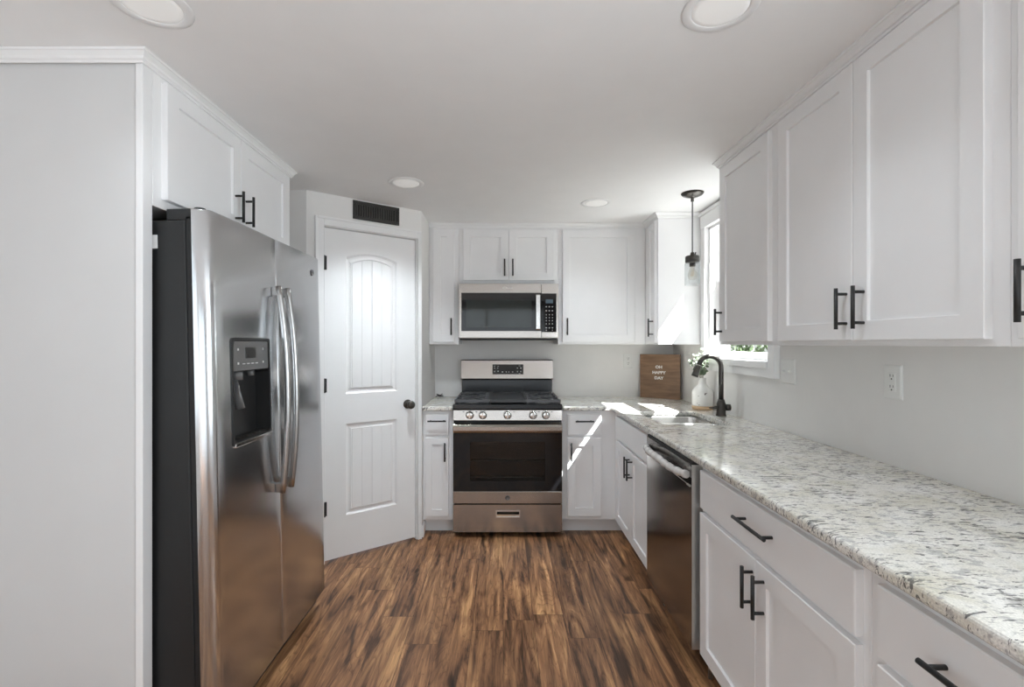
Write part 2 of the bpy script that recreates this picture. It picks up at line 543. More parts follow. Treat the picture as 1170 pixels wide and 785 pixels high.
def part(name, mb, mat, parent=None, bevel=0.0, seg=2, local=False, label=None, kind=None, base=None, recalc=True):
    """link the mesh as ONE object. Children hold vertices relative to their root's base;
    base gives a top-level mesh its own origin."""
    bm = mb.bm
    if recalc:
        bmesh.ops.recalc_face_normals(bm, faces=bm.faces[:])
    org = Vector((0, 0, 0))
    if parent is not None:
        if not local:
            org = ORG[parent.name]
    elif base is not None:
        org = Vector(base)
    if org.length > 0:
        bmesh.ops.translate(bm, vec=-org, verts=bm.verts[:])
    me = bpy.data.meshes.new(name)
    bm.to_mesh(me)
    bm.free()
    for mm in (mat if isinstance(mat, (list, tuple)) else [mat]):
        me.materials.append(mm)
    o = bpy.data.objects.new(name, me)
    COL.objects.link(o)
    if parent is not None:
        o.parent = parent
        ORG[o.name] = ORG[parent.name]
    else:
        o.location = org
        ORG[o.name] = org
    if bevel:
        b = o.modifiers.new('bevel', 'BEVEL')
        b.width = bevel
        b.segments = seg
        b.limit_method = 'ANGLE'
        b.angle_limit = R(40)
    if label: o['label'] = label
    if kind: o['kind'] = kind
    return o

def rrect(x0, x1, y0, y1, r, n=5):
    pts = []
    for cx, cy, a in ((x1 - r, y1 - r, 0), (x0 + r, y1 - r, 90), (x0 + r, y0 + r, 180), (x1 - r, y0 + r, 270)):
        for k in range(n + 1):
            t = R(a + 90 * k / n)
            pts.append((cx + r * math.cos(t), cy + r * math.sin(t)))
    return pts

def sweep(path, prof, closed=False, side=1):
    """mitred sweep of a profile (out, z) along an x,y path; out is to the right of travel when side=1"""
    P = [Vector((x, y)) for x, y in path]
    loops = []
    for i, p in enumerate(P):
        ns = []
        if i > 0:
            d = (P[i] - P[i - 1]).normalized(); ns.append(Vector((d.y, -d.x)) * side)
        if i < len(P) - 1:
            d = (P[i + 1] - P[i]).normalized(); ns.append(Vector((d.y, -d.x)) * side)
        if len(ns) == 2:
            m = (ns[0] + ns[1]); m = m / m.length
            k = 1.0 / max(0.2, m.dot(ns[0]))
        else:
            m = ns[0]; k = 1.0
        loops.append([(p.x + m.x * k * o, p.y + m.y * k * o, z) for o, z in prof])
    mb = MB()
    mb.loft(loops, smooth=False)
    return mb

# face mapping: 'F' faces -y (u = x), 'L' faces -x (u = y), 'R' faces +x (u = y)
def facemap(facing, plane):
    if facing == 'F': return lambda u, v, w: (u, plane - w, v)
    if facing == 'L': return lambda u, v, w: (plane - w, u, v)
    return lambda u, v, w: (plane + w, u, v)

def fbox(mb, f, u0, u1, v0, v1, w0, w1, mi=0):
    a = f(u0, v0, w0); b = f(u1, v1, w1)
    mb.box(min(a[0], b[0]), max(a[0], b[0]), min(a[1], b[1]), max(a[1], b[1]), min(a[2], b[2]), max(a[2], b[2]), mi)

def shaker(facing, plane, u0, u1, v0, v1, t=0.02, st=0.057, dep=0.009):
    """shaker door as one closed mesh: raised stiles and rails around a flat recessed panel"""
    f = facemap(facing, plane)
    mb = MB()
    def loop(i, w):
        return [f(u0 + i, v0 + i, w), f(u1 - i, v0 + i, w), f(u1 - i, v1 - i, w), f(u0 + i, v1 - i, w)]
    c = 0.002
    mb.loft([loop(0, 0), loop(0, t - c), loop(c, t), loop(st, t), loop(st + 0.0015, t - dep)], smooth=False)
    return mb

def slabfront(facing, plane, u0, u1, v0, v1, t=0.02):
    f = facemap(facing, plane)
    mb = MB()
    def loop(i, w):
        return [f(u0 + i, v0 + i, w), f(u1 - i, v0 + i, w), f(u1 - i, v1 - i, w), f(u0 + i, v1 - i, w)]
    mb.loft([loop(0, 0), loop(0, t - 0.003), loop(0.003, t)], smooth=False)
    return mb

def barpull(facing, plane, u, v, length, vertical=True, r=0.0056, stand=0.033):
    """bar pull: round bar on two posts; plane = front of the door, u,v = middle of the bar"""
    f = facemap(facing, plane)
    mb = MB()
    h = length / 2
    p = h - 0.018
    if vertical:
        mb.cyl(f(u, v - h, stand), f(u, v + h, stand), r, 14)
        for s in (-p, p):
            mb.cyl(f(u, v + s, 0.0002), f(u, v + s, stand), r * 0.85, 12)
    else:
        mb.cyl(f(u - h, v, stand), f(u + h, v, stand), r, 14)
        for s in (-p, p):
            mb.cyl(f(u + s, v, 0.0002), f(u + s, v, stand), r * 0.85, 12)
    return mb

def text_mesh(body, size, extrude):
    cu = bpy.data.curves.new('lettering_curve', 'FONT')
    cu.body = body
    cu.size = size
    cu.align_x = 'CENTER'
    cu.extrude = extrude
    cu.offset = 0.0011
    o = bpy.data.objects.new('lettering_tmp', cu)
    COL.objects.link(o)
    bpy.context.view_layer.update()
    dg = bpy.context.evaluated_depsgraph_get()
    me = bpy.data.meshes.new_from_object(o.evaluated_get(dg))
    bm = bmesh.new()
    bm.from_mesh(me)
    bpy.data.objects.remove(o)
    bpy.data.curves.remove(cu)
    bpy.data.meshes.remove(me)
    mb = MB()
    mb.bm.free()
    mb.bm = bm
    return mb

def xf(mb, mat4):
    bmesh.ops.transform(mb.bm, matrix=mat4, verts=mb.bm.verts[:])
    return mb

# ------------------------------------------------------------------ room dimensions
ZC = 2.262           # ceiling
YB = 3.97            # back wall
XR = 1.41            # right wall
XL = -1.86           # left wall
YR = -3.0            # rear wall, behind the camera
XP = -0.567          # short return wall beside the pantry
PX, PY = -1.086, 2.913            # pantry door hinge
PA = math.atan2(0.603, 0.797)     # direction of the angled wall
def pw(t, d=0.0):                 # point along the angled wall, d = out of the wall towards the room
    return (PX + math.cos(PA) * t + math.sin(PA) * d, PY + math.sin(PA) * t - math.cos(PA) * d)

def struct(name, mb, mat, parent=None, bevel=0, **k):
    o = part(name, mb, mat, parent, bevel, **k)
    o['kind'] = 'structure'
    return o

struct('floor', MB().box(XL - 0.1, XR + 0.14, YR - 0.1, YB + 0.1, -0.08, 0), M['floor'])
SY_L0, SY_L1 = -0.98, 0.38                          # added left window opening, out of view, for a fill light
struct('ceiling', MB().box(XL - 0.1, XR + 0.14, YR - 0.1, YB + 0.1, ZC, ZC + 0.1), M['ceil'])
struct('wall_back', MB().box(XP - 0.1, XR + 0.14, YB, YB + 0.1, 0, ZC), M['wall'])
mb = MB()
for y0, y1, z0, z1 in ((SY_L1, 2.95, 0, ZC), (YR, SY_L0, 0, ZC), (SY_L0, SY_L1, 0, 0.8), (SY_L0, SY_L1, 2.15, ZC)):
    mb.box(XL - 0.1, XL, y0, y1, z0, z1)
struct('wall_left', mb, M['wall'])
WY0, WY1, WZ0, WZ1 = 2.49, 3.28, 1.235, 2.142      # sink window opening
SY0, SY1, SZ0, SZ1 = -0.98, 0.38, 0.80, 2.15         # added side window opening, out of view, for a fill light
T = 0.14
mb = MB()
for y0, y1, z0, z1 in ((WY1, YB, 0, ZC), (WY0, WY1, 0, WZ0), (WY0, WY1, WZ1, ZC), (SY1, WY0, 0, ZC),
                       (SY0, SY1, 0, SZ0), (SY0, SY1, SZ1, ZC), (YR, SY0, 0, ZC)):
    mb.box(XR, XR + T, y0, y1, z0, z1)
struct('wall_right', mb, M['wall'])
mb = MB()
GX0, GX1, GZ1 = -1.6, 0.9, 2.12
for x0, x1, z0, z1 in ((XL - 0.1, GX0, 0, ZC), (GX1, XR + T, 0, ZC), (GX0, GX1, GZ1, ZC)):
    mb.box(x0, x1, YR - 0.1, YR, z0, z1)
struct('wall_rear', mb, plain('bounce_cut_grey', (0.30, 0.30, 0.30), 0.75, var=0.02))  # unseen wall made dark to cut the light it bounces forward
# short frontal wall between the refrigerator alcove and the angled pantry wall
c0 = pw(-0.109)
struct('wall_alcove', MB().prism([(XL, c0[1]), c0, pw(-0.109, -0.1), (XL, c0[1] + 0.09)], 0, ZC), M['wall'])
# return wall from the angled wall to the back wall
tend = (XP - PX) / math.cos(PA)
c1 = pw(tend)
struct('wall_return', MB().prism([(XP, c1[1]), (XP, YB), (XP - 0.1, YB), (XP - 0.1, c1[1] + 0.06)], 0, ZC), M['wall'])
# angled pantry wall with its door opening
mb = MB()
DW = 0.61
DT = 2.062
def wseg(t0, t1, z0, z1):
    mb.prism([pw(t0), pw(t1), pw(t1, -0.09), pw(t0, -0.09)], z0, z1)
wseg(-0.109, -0.006, 0, ZC); wseg(DW + 0.006, tend, 0, ZC); wseg(-0.006, DW + 0.006, DT, ZC)
struct('wall_pantry', mb, M['wall'])
# baseboards
prof = [(0, 0.001), (0.012, 0.001), (0.012, 0.075), (0.006, 0.085), (0, 0.085)]
struct('baseboard_return', sweep([(XP + 0.001, 3.40), (XP + 0.001, c1[1] + 0.012)], prof, side=-1), M['trim'])
struct('baseboard_alcove', sweep([(XL + 0.002, c0[1] - 0.001), (c0[0] - 0.01, c0[1] - 0.001)], prof), M['trim'])

# crown mouldings of the cabinet runs
CZ = ZC - 0.0008
crown = [(0, CZ - 0.037), (0.006, CZ - 0.037), (0.007, CZ - 0.030), (0.012, CZ - 0.028), (0.013, CZ - 0.020), (0.023, CZ - 0.009),
         (0.027, CZ - 0.008), (0.027, CZ), (0, CZ)]
struct('trim_1', sweep([(1.091, 0.50), (1.091, 2.404), (XR - 0.002, 2.404)], crown, side=-1), M['trim'])
struct('trim_2', sweep([(XL + 0.002, 1.496), (-1.129, 1.496), (-1.129, 2.531), (-1.5, 2.531)], crown), M['trim'])
struct('trim_3', sweep([(XP + 0.002, 3.644), (1.084, 3.644), (1.084, 3.345), (XR - 0.002, 3.345)], crown), M['trim'])

# ------------------------------------------------------------------ sink window
w = empty('window_1', (XR, (WY0 + WY1) / 2, WZ0), kind='structure')
mb = MB()
cx0 = XR - 0.032
CY0, CY1 = 2.432, 3.338
mb.box(cx0, XR - 0.0005, CY0, WY0 + 0.004, 1.165, WZ1)            # near casing leg
mb.box(cx0, XR - 0.0005, WY1 - 0.004, CY1, 1.165, WZ1)            # far casing leg
mb.box(cx0 - 0.004, XR - 0.0005, CY0, CY1, WZ1, ZC - 0.035)       # head casing
mb.box(cx0 - 0.016, XR - 0.0005, CY0 , CY1, ZC - 0.035, ZC - 0.012)   # head cap
mb.box(XR - 0.0005, XR + T, WY0, WY0 + 0.018, WZ0, WZ1)           # jambs
mb.box(XR - 0.0005, XR + T, WY1 - 0.018, WY1, WZ0, WZ1)
mb.box(XR - 0.0005, XR + T, WY0, WY1, WZ1 - 0.018, WZ1)
struct('window_frame', mb, M['trim'], w, 0.002)
mb = MB()
mb.box(cx0 - 0.008, XR + T + 0.02, WY0 + 0.005, WY1 - 0.005, WZ0 - 0.001, WZ0 + 0.017)
mb.box(cx0 - 0.008, XR - 0.0006, CY0 + 0.058, CY1 - 0.058, WZ0 - 0.02, WZ0 + 0.001)
mb.box(cx0 + 0.004, XR - 0.0006, CY0 + 0.06, CY1 - 0.06, 1.168, WZ0 - 0.02)
mb.box(cx0 + 0.010, XR - 0.0007, CY0 + 0.06, CY1 - 0.06, 1.185, WZ0 - 0.03)
struct('window_sill', mb, M['trim'], w, 0.002)
def sash(x0, x1, z0, z1, rb, rt):
    y0, y1 = WY0 + 0.020, WY1 - 0.020
    s = 0.035
    mb = MB()
    mb.box(x0, x1, y0, y0 + s, z0, z1); mb.box(x0, x1, y1 - s, y1, z0, z1)
    mb.box(x0, x1, y0 + s, y1 - s, z0, z0 + rb); mb.box(x0, x1, y0 + s, y1 - s, z1 - rt, z1)
    f = struct('window_sash', mb, M['trim'], w, 0.002)
    g = struct('window_pane', MB().box((x0 + x1) / 2 - 0.002, (x0 + x1) / 2 + 0.002, y0 + s - 0.004, y1 - s + 0.004, z0 + rb - 0.004, z1 - rt + 0.004), M['glass'], f)
sash(XR + 0.060, XR + 0.092, 1.2535, 1.765, 0.042, 0.040)
sash(XR + 0.096, XR + 0.128, 1.705, 2.122, 0.045, 0.040)
# unseen windows added behind the camera to house the fill lights
w2 = empty('added_window_2', ((GX0 + GX1) / 2, YR, 0), kind='structure')
mb = MB()
for x in (GX0, -0.38, GX1 - 0.06):
    mb.box(x, x + 0.06, YR - 0.08, YR - 0.02, 0.0, GZ1)
mb.box(GX0 + 0.06, GX1 - 0.06, YR - 0.08, YR - 0.02, 0, 0.08); mb.box(GX0 + 0.06, GX1 - 0.06, YR - 0.08, YR - 0.02, GZ1 - 0.06, GZ1)
struct('window_frame', mb, M['trim'], w2)
struct('window_pane', MB().box(GX0 + 0.05, GX1 - 0.05, YR - 0.052, YR - 0.048, 0.07, GZ1 - 0.05), M['glass'], w2)
w3 = empty('added_window_3', (XR, (SY0 + SY1) / 2, SZ0), kind='structure')  # unseen side window, added to go with the side fill
mb = MB()
for y in (SY0, -0.325, SY1 - 0.05):
    mb.box(XR + 0.02, XR + 0.08, y, y + 0.05, SZ0, SZ1)
mb.box(XR + 0.02, XR + 0.08, SY0 + 0.05, SY1 - 0.05, SZ0, SZ0 + 0.05); mb.box(XR + 0.02, XR + 0.08, SY0 + 0.05, SY1 - 0.05, SZ1 - 0.05, SZ1)
struct('window_frame', mb, M['trim'], w3)
struct('window_pane', MB().box(XR + 0.048, XR + 0.052, SY0 + 0.04, SY1 - 0.04, SZ0 + 0.04, SZ1 - 0.04), M['glass'], w3)

w4 = empty('added_window_4', (XL, (SY_L0 + SY_L1) / 2, 0.8), kind='structure')  # unseen left window, added to go with the left fill
mb = MB()
for y in (SY_L0, -0.325, SY_L1 - 0.05):
    mb.box(XL - 0.08, XL - 0.02, y, y + 0.05, 0.8, 2.15)
mb.box(XL - 0.08, XL - 0.02, SY_L0 + 0.05, SY_L1 - 0.05, 0.8, 0.85); mb.box(XL - 0.08, XL - 0.02, SY_L0 + 0.05, SY_L1 - 0.05, 2.10, 2.15)
struct('window_frame', mb, M['trim'], w4)
struct('window_pane', MB().box(XL - 0.052, XL - 0.048, SY_L0 + 0.04, SY_L1 - 0.04, 0.84, 2.11), M['glass'], w4)

# ------------------------------------------------------------------ pantry door
d = empty('door_1', (PX, PY, 0), kind='structure', rz=PA)
def arch(x0, x1, z0, z1, rise, n=14):
    pts = [(x0, z0), (x1, z0)]
    for k in range(n + 1):
        s = k / n
        pts.append((x1 + (x0 - x1) * s, z1 - rise + rise * (1 - (2 * s - 1) ** 2)))
    return pts
def doorleaf():
    mb = MB()
    bm = mb.bm
    z0, z1, y0, y1 = 0.016, 2.056, 0.010, 0.045
    x0, x1 = 0.0, DW
    holes = [(0.130, 0.474, 1.030, 1.925, 0.035), (0.130, 0.474, 0.268, 0.842, 0.0)]
    edges = []
    def addloop(pts, y):
        v = [bm.verts.new((x, y, z)) for x, z in pts]
        return v, [bm.edges.new((v[i], v[(i + 1) % len(v)])) for i in range(len(v))]
    ov, oe = addloop([(x0, z0), (x1, z0), (x1, z1), (x0, z1)], y0)
    edges += oe
    hv = []
    for hx0, hx1, hz0, hz1, rise in holes:
        v, e = addloop(arch(hx0, hx1, hz0, hz1, rise), y0)
        edges += e
        hv.append(v)
    bmesh.ops.triangle_fill(bm, use_beauty=True, edges=edges)
    bv = [bm.verts.new((x, y1, z)) for x, z in ((x0, z0), (x1, z0), (x1, z1), (x0, z1))]
    for i in range(4):
        j = (i + 1) % 4
        bm.faces.new((ov[i], bv[i], bv[j], ov[j]))
    bm.faces.new(bv)
    for (hx0, hx1, hz0, hz1, rise), v in zip(holes, hv):
        prev = v
        for ins, y in ((0.012, y0 + 0.010), (0.022, y0 + 0.011), (0.036, y0 + 0.004), (0.040, y0 + 0.0075)):
            cur = [bm.verts.new((x, y, z)) for x, z in arch(hx0 + ins, hx1 - ins, hz0 + ins, hz1 - ins, rise)]
            n = len(cur)
            for i in range(n):
                j = (i + 1) % n
                bm.faces.new((prev[i], prev[j], cur[j], cur[i]))
            prev = cur
        bm.faces.new(prev)
        # planks of the bead-board panel
        px0, px1, pz0 = hx0 + 0.041, hx1 - 0.041, hz0 + 0.041
        wd = (px1 - px0) / 4
        def top(x):
            s = (hx1 - 0.041 - x) / (hx1 - hx0 - 0.082)
            return hz1 - 0.041 - rise + rise * (1 - (2 * s - 1) ** 2)
        for k in range(4):
            a, b = px0 + k * wd + 0.0014, px0 + (k + 1) * wd - 0.0014
            fr = [(a, pz0), (b, pz0), (b, top(b)), ((a + b) / 2, top((a + b) / 2)), (a, top(a))]
            l0 = [(x, y0 + 0.0080, z) for x, z in fr]
            l1 = [(x, y0 + 0.0038, z) for x, z in fr]
            mb.loft([l0, l1], smooth=False)
    return mb
struct('door_leaf', doorleaf(), M['door'], d, local=True)
mb = MB()
for z in (1.84, 1.09, 0.335):
    mb.box(-0.007, 0.010, -0.001, 0.0098, z - 0.042, z + 0.042)
    mb.cyl((-0.004, -0.004, z - 0.044), (-0.004, -0.004, z + 0.044), 0.006, 12)
struct('door_hinge', mb, M['black'], d, local=True)
mb = MB()
kx, kz = 0.552, 0.935
mb.lathe((kx, 0, kz), [(0.0, 0.0098), (0.031, 0.0098), (0.031, 0.004), (0.027, -0.001), (0.012, -0.003), (0.011, -0.022), (0.020, -0.028),
                       (0.027, -0.038), (0.028, -0.048), (0.024, -0.058), (0.012, -0.063), (0.0, -0.0635)], 28, 'y', caps=False)
struct('door_knob', mb, M['knob'], d, local=True)
mb = MB()
pr = [(0.0, 0.0), (0.0, 0.012), (0.010, 0.019), (0.045, 0.015), (0.056, 0.010), (0.056, 0.0)]   # (across, out)
def casing(u0, u1, v0, v1):
    mb.box(u0, u1, -0.014, -0.0005, v0, v1)
mb.box(-0.062, -0.010, -0.014, -0.0005, 0.001, 2.118); mb.box(-0.062, -0.048, -0.019, -0.014, 0.001, 2.118)
mb.box(DW + 0.010, tend - 0.004, -0.014, -0.0005, 0.001, 2.118); mb.box(DW + 0.030, tend - 0.004, -0.018, -0.014, 0.001, 2.118)
mb.box(-0.010, DW + 0.010, -0.014, -0.0005, 2.066, 2.118); mb.box(-0.048, DW + 0.030, -0.019, -0.014, 2.104, 2.118)
mb.box(-0.0055, -0.002, 0.0, 0.088, 0.001, DT - 0.001); mb.box(DW + 0.002, DW + 0.0055, 0.0, 0.088, 0.001, DT - 0.001)
struct('door_casing', mb, M['trim'], d, 0.003, local=True)

# outdoors: ground past the sink window, and a slab added to block sun
struct('sun_block_slab', MB().box(XR + T + 0.002, 3.8, -4.0, 1.3, 2.30, 2.42), M['trim'])  # unseen slab added to keep sun out of the added side window
struct('ground', MB().box(XR + T + 0.02, 14, -6, 16, -0.2, -0.12), M['patio'])

# ------------------------------------------------------------------ cabinets
CABG = 'white shaker cabinets'
UZ0, UZ1 = 1.340, 2.232
DZ0, DZ1 = 1.357, 2.211
BZ0, BZ1 = 0.108, 0.8768

def add_door(root, facing, plane, u0, u1, v0, v1, hu=None, hv=None, hl=0.128, st=0.057):
    o = part('door', shaker(facing, plane, u0, u1, v0, v1, st=st), M['cab'], root)
    if hu is not None:
        sgn = {'F': -1, 'L': -1, 'R': 1}[facing]
        part('handle', barpull(facing, plane + sgn * 0.02, hu, hv, hl), M['black'], o)
    return o

def add_drawer(root, facing, plane, u0, u1, v0, v1, hu=None, hv=None, hl=0.128):
    o = part('drawer', slabfront(facing, plane, u0, u1, v0, v1), M['cab'], root)
    if hu is not None:
        sgn = {'F': -1, 'L': -1, 'R': 1}[facing]
        part('handle', barpull(facing, plane + sgn * 0.02, hu, hv, hl, False), M['black'], o)
    return o

def upper(label, x0, x1, y0, y1, z0=UZ0, z1=UZ1):
    r = empty('wall_cabinet', ((x0 + x1) / 2, (y0 + y1) / 2, z0), label, 'cabinet')
    part('body', MB().box(x0, x1, y0, y1, z0, z1), M['cab'], r, 0.0015)
    return r

def base(label, x0, x1, y0, y1, facing, hollow=False):
    r = empty('base_cabinet', ((x0 + x1) / 2, (y0 + y1) / 2, 0), label, 'cabinet')
    mb = MB()
    if hollow:
        t = 0.018
        mb.box(x0, x0 + t, y0, y1, BZ0, BZ1)
        mb.box(x1 - 0.006, x1, y0, y1, BZ0, BZ1)
        mb.box(x0 + t, x1 - 0.006, y0, y0 + t, BZ0, BZ1)
        mb.box(x0 + t, x1 - 0.006, y1 - t, y1, BZ0, BZ1)
        mb.box(x0 + t, x1 - 0.006, y0 + t, y1 - t, BZ0, BZ0 + t)
    else:
        mb.box(x0, x1, y0, y1, BZ0, BZ1)
    part('body', mb, M['cab'], r, 0.0015)
    k = 0.082
    if facing == 'F':
        tk = MB().box(x0, x1, y0 + k, y1, 0.0005, BZ0 - 0.0005)
    else:
        tk = MB().box(x0 + k, x1, y0, y1, 0.0005, BZ0 - 0.0005)
    part('toe_kick', tk, M['cab'], r)
    return r

XW = XR - 0.003
# back wall, upper row
FU = 3.645
c = upper('narrow white wall cabinet between the pantry door and the microwave', XP + 0.002, -0.3385, FU, YB - 0.003)
add_door(c, 'F', FU, -0.5345, -0.372, DZ0, DZ1 + 0.006, -0.392, 1.474)
c = upper('short white two-door cabinet directly above the microwave', -0.3375, 0.4165, FU, YB - 0.003, 1.800)
add_door(c, 'F', FU, -0.3054, 0.0408, 1.824, DZ1, 0.0105, 1.920)
add_door(c, 'F', FU, 0.0428, 0.3864, 1.824, DZ1, 0.0723, 1.920)
c = upper('wide single-door white wall cabinet just right of the microwave', 0.4175, 1.083, FU, YB - 0.003)
add_door(c, 'F', FU, 0.450, 0.998, DZ0, DZ1, 0.483, 1.474)
c = upper('corner white wall cabinet with a slim door, on the far side of the sink window', 1.085, XW, 3.347, YB - 0.003)
add_door(c, 'L', 1.085, 3.364, 3.520, DZ0, DZ1, 3.398, 1.459, st=0.045)
# right wall, upper row
FR = 1.092
c = upper('single-door white wall cabinet on the near side of the sink window', FR, XW, 1.9005, 2.402)
add_door(c, 'L', FR, 1.938, 2.370, DZ0, DZ1, 2.345, 1.452)
c = upper('large two-door white wall cabinet above the outlet on the right wall', FR, XW, 1.0285, 1.8995)
add_door(c, 'L', FR, 1.469, 1.866, DZ0, DZ1, 1.493, 1.455)
add_door(c, 'L', FR, 1.066, 1.466, DZ0, DZ1, 1.421, 1.455)
c = upper('white wall cabinet cut off by the right edge of the photo', FR, XW, 0.5, 1.0275)
add_door(c, 'L', FR, 0.53, 0.997, DZ0, DZ1, 0.966, 1.454)
# over the refrigerator
FL = -1.130
c = upper('white two-door cabinet above the stainless refrigerator', -1.857, FL, 1.5405, 2.529, 1.792)
add_door(c, 'R', FL, 1.580, 2.023, 1.822, DZ1, 1.982, 1.913)
add_door(c, 'R', FL, 2.026, 2.470, 1.822, DZ1, 2.062, 1.913)
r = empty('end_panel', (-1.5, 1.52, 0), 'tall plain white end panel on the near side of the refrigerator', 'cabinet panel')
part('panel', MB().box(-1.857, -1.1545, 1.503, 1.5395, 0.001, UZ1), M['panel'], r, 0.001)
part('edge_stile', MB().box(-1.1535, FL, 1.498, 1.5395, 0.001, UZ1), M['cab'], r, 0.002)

# base row, back wall
FB = 3.360
c = base('narrow white base cabinet with one drawer, left of the stove', XP + 0.002, -0.351, FB, YB - 0.003, 'F')
add_drawer(c, 'F', FB, -0.544, -0.382, 0.706, 0.853, -0.461, 0.808)
add_door(c, 'F', FB, -0.544, -0.382, 0.138, 0.688, -0.406, 0.593, st=0.046)
c = base('white base cabinet with one drawer, right of the stove in the corner', 0.412, XW, FB + 0.0015, YB - 0.003, 'F')
add_drawer(c, 'F', FB + 0.0015, 0.4478, 0.686, 0.706, 0.853, 0.566, 0.806)
add_door(c, 'F', FB + 0.0015, 0.4478, 0.686, 0.138, 0.688, 0.473, 0.592)
# base row, right wall
FX = 0.788
c = base('white sink base cabinet with a plain false front over two doors, beside the dishwasher', FX, XW, 2.4985, FB + 0.0005, 'L', True)
add_drawer(c, 'L', FX, 2.520, 3.264, 0.706, 0.853)
add_door(c, 'L', FX, 2.888, 3.264, 0.136, 0.688, 2.905, 0.594)
add_door(c, 'L', FX, 2.520, 2.885, 0.136, 0.688, 2.845, 0.594)
c = base('white base cabinet with a wide drawer over two doors, near side of the dishwasher', FX, XW, 1.0215, 1.889, 'L')
add_drawer(c, 'L', FX, 1.044, 1.868, 0.706, 0.853, 1.440, 0.792, 0.186)
add_door(c, 'L', FX, 1.4575, 1.868, 0.135, 0.688, 1.4725, 0.597)
add_door(c, 'L', FX, 1.044, 1.4545, 0.135, 0.688, 1.409, 0.597)
c = base('white base cabinet with a drawer at the lower right corner of the photo', FX, XW, 0.48, 1.0205, 'L')
add_drawer(c, 'L', FX, 0.505, 0.983, 0.706, 0.853, 0.754, 0.785, 0.186)
add_door(c, 'L', FX, 0.745, 0.983, 0.135, 0.688, 0.77, 0.597)
add_door(c, 'L', FX, 0.505, 0.742, 0.135, 0.688, 0.717, 0.597)

# ------------------------------------------------------------------ worktops
CT, CB = 0.908, 0.8775
SX0, SX1, KY0, KY1 = 0.862, 1.238, 2.585, 3.085
mb = MB()
mb.slab([(0.4125, YB - 0.001), (0.4125, 3.325), (0.752, 3.325), (0.752, 0.46), (XR - 0.001, 0.46), (XR - 0.001, YB - 0.001)],
        [rrect(SX0, SX1, KY0, KY1, 0.05)], CT, CB)
o = part('worktop', mb, M['granite'], None, 0.009, 3, base=(1.08, 2.2, CB))
tag(o, 'long L-shaped speckled granite worktop running along the right wall', 'worktop')
o = part('worktop', MB().box(XP + 0.001, -0.3515, 3.325, YB - 0.001, CB, CT), M['granite'], None, 0.009, 3, base=(-0.46, 3.65, CB))
tag(o, 'small piece of speckled granite worktop left of the stove', 'worktop')

# ------------------------------------------------------------------ sink and faucet
s = empty('kitchen_sink', ((SX0 + SX1) / 2, 2.83, 0.70), 'stainless double-bowl sink set under the granite worktop', 'sink')
KD = 2.815
def basin(y0, y1, depth):
    mb = MB()
    x0, x1 = SX0 - 0.004, SX1 + 0.004
    zt = CB - 0.001
    lv = [((-0.012), zt), (0.0, zt), (0.003, zt - 0.006), (0.012, zt - depth + 0.03), (0.022, zt - depth + 0.008), (0.045, zt - depth)]
    loops = []
    for i, z in lv:
        loops.append([(x, y, z) for x, y in rrect(x0 + i, x1 - i, y0 + i, y1 - i, max(0.012, 0.05 - max(0, i) * 0.4), 6)])
    mb.loft(loops, cap0=False, cap1=True)
    o = part('basin', mb, M['sinksteel'], s)
    sm = o.modifiers.new('gauge', 'SOLIDIFY'); sm.thickness = 0.0012; sm.offset = 0
    zb = zt - depth
    mb = MB()
    c = ((x0 + x1) / 2, (y0 + y1) / 2, zb + 0.0008)
    mb.lathe(c, [(0.044, 0), (0.044, 0.003), (0.036, 0.002), (0.030, -0.0002), (0.006, -0.0002), (0.006, 0.004), (0.0, 0.004)], 28, caps=False)
    part('drain', mb, M['chrome'], o)
basin(KY0 - 0.004, KD - 0.010, 0.20)
basin(KD + 0.010, KY1 + 0.004, 0.18)

fx, fy = 1.322, 2.90
f = empty('faucet', (fx, fy, CT), 'dark gooseneck pull-down faucet standing behind the sink', 'faucet')
mb = MB()
mb.lathe((fx, fy, CT), [(0.0, 0.0005), (0.030, 0.0005), (0.030, 0.006), (0.0265, 0.010), (0.0255, 0.075), (0.022, 0.085), (0.0185, 0.10), (0.0, 0.10)], 28)
part('base', mb, M['knob'], f)
pts = [(fx, fy, CT + 0.098), (fx, fy, CT + 0.20)]
rad = 0.069
cz = 1.262 - rad - 0.0 + 0.008
pts.append((fx, fy, cz))
for k in range(1, 15):
    a = R(12 * k)
    pts.append((fx - rad + rad * math.cos(a) - 0.0006 * max(0, k - 9), fy - 0.0005 * k, cz + rad * math.sin(a)))
e0 = Vector(pts[-1]); dr = (e0 - Vector(pts[-2])).normalized()
part('neck', MB().tube(pts, 0.0145, 16), M['knob'], f)
e1 = e0 + dr * 0.012
mb = MB()
mb.tube([e0 + dr * 0.002, e1, e0 + dr * 0.03, e0 + dr * 0.058, e0 + dr * 0.072], [0.0155, 0.0175, 0.0175, 0.020, 0.0205], 18)
part('spray_head', mb, M['knob'], f)
part('ring', MB().tube([e0 - dr * 0.001, e0 + dr * 0.0018], 0.0165, 18), M['chrome'], f)
mb = MB()
hz = CT + 0.052
mb.cyl((fx + 0.024, fy - 0.004, hz), (fx + 0.052, fy - 0.006, hz), 0.020, 20)
part('lever_cap', mb, M['knob'], f)
mb = MB()
mb.cyl((fx - 0.022, fy - 0.004, hz), (fx - 0.040, fy - 0.006, hz), 0.010, 14)
mb.tube([(fx - 0.036, fy - 0.006, hz), (fx - 0.066, fy - 0.010, hz - 0.002), (fx - 0.076, fy - 0.011, hz - 0.002)], [0.0065, 0.005, 0.0045], 12)
part('lever', mb, M['knob'], f)

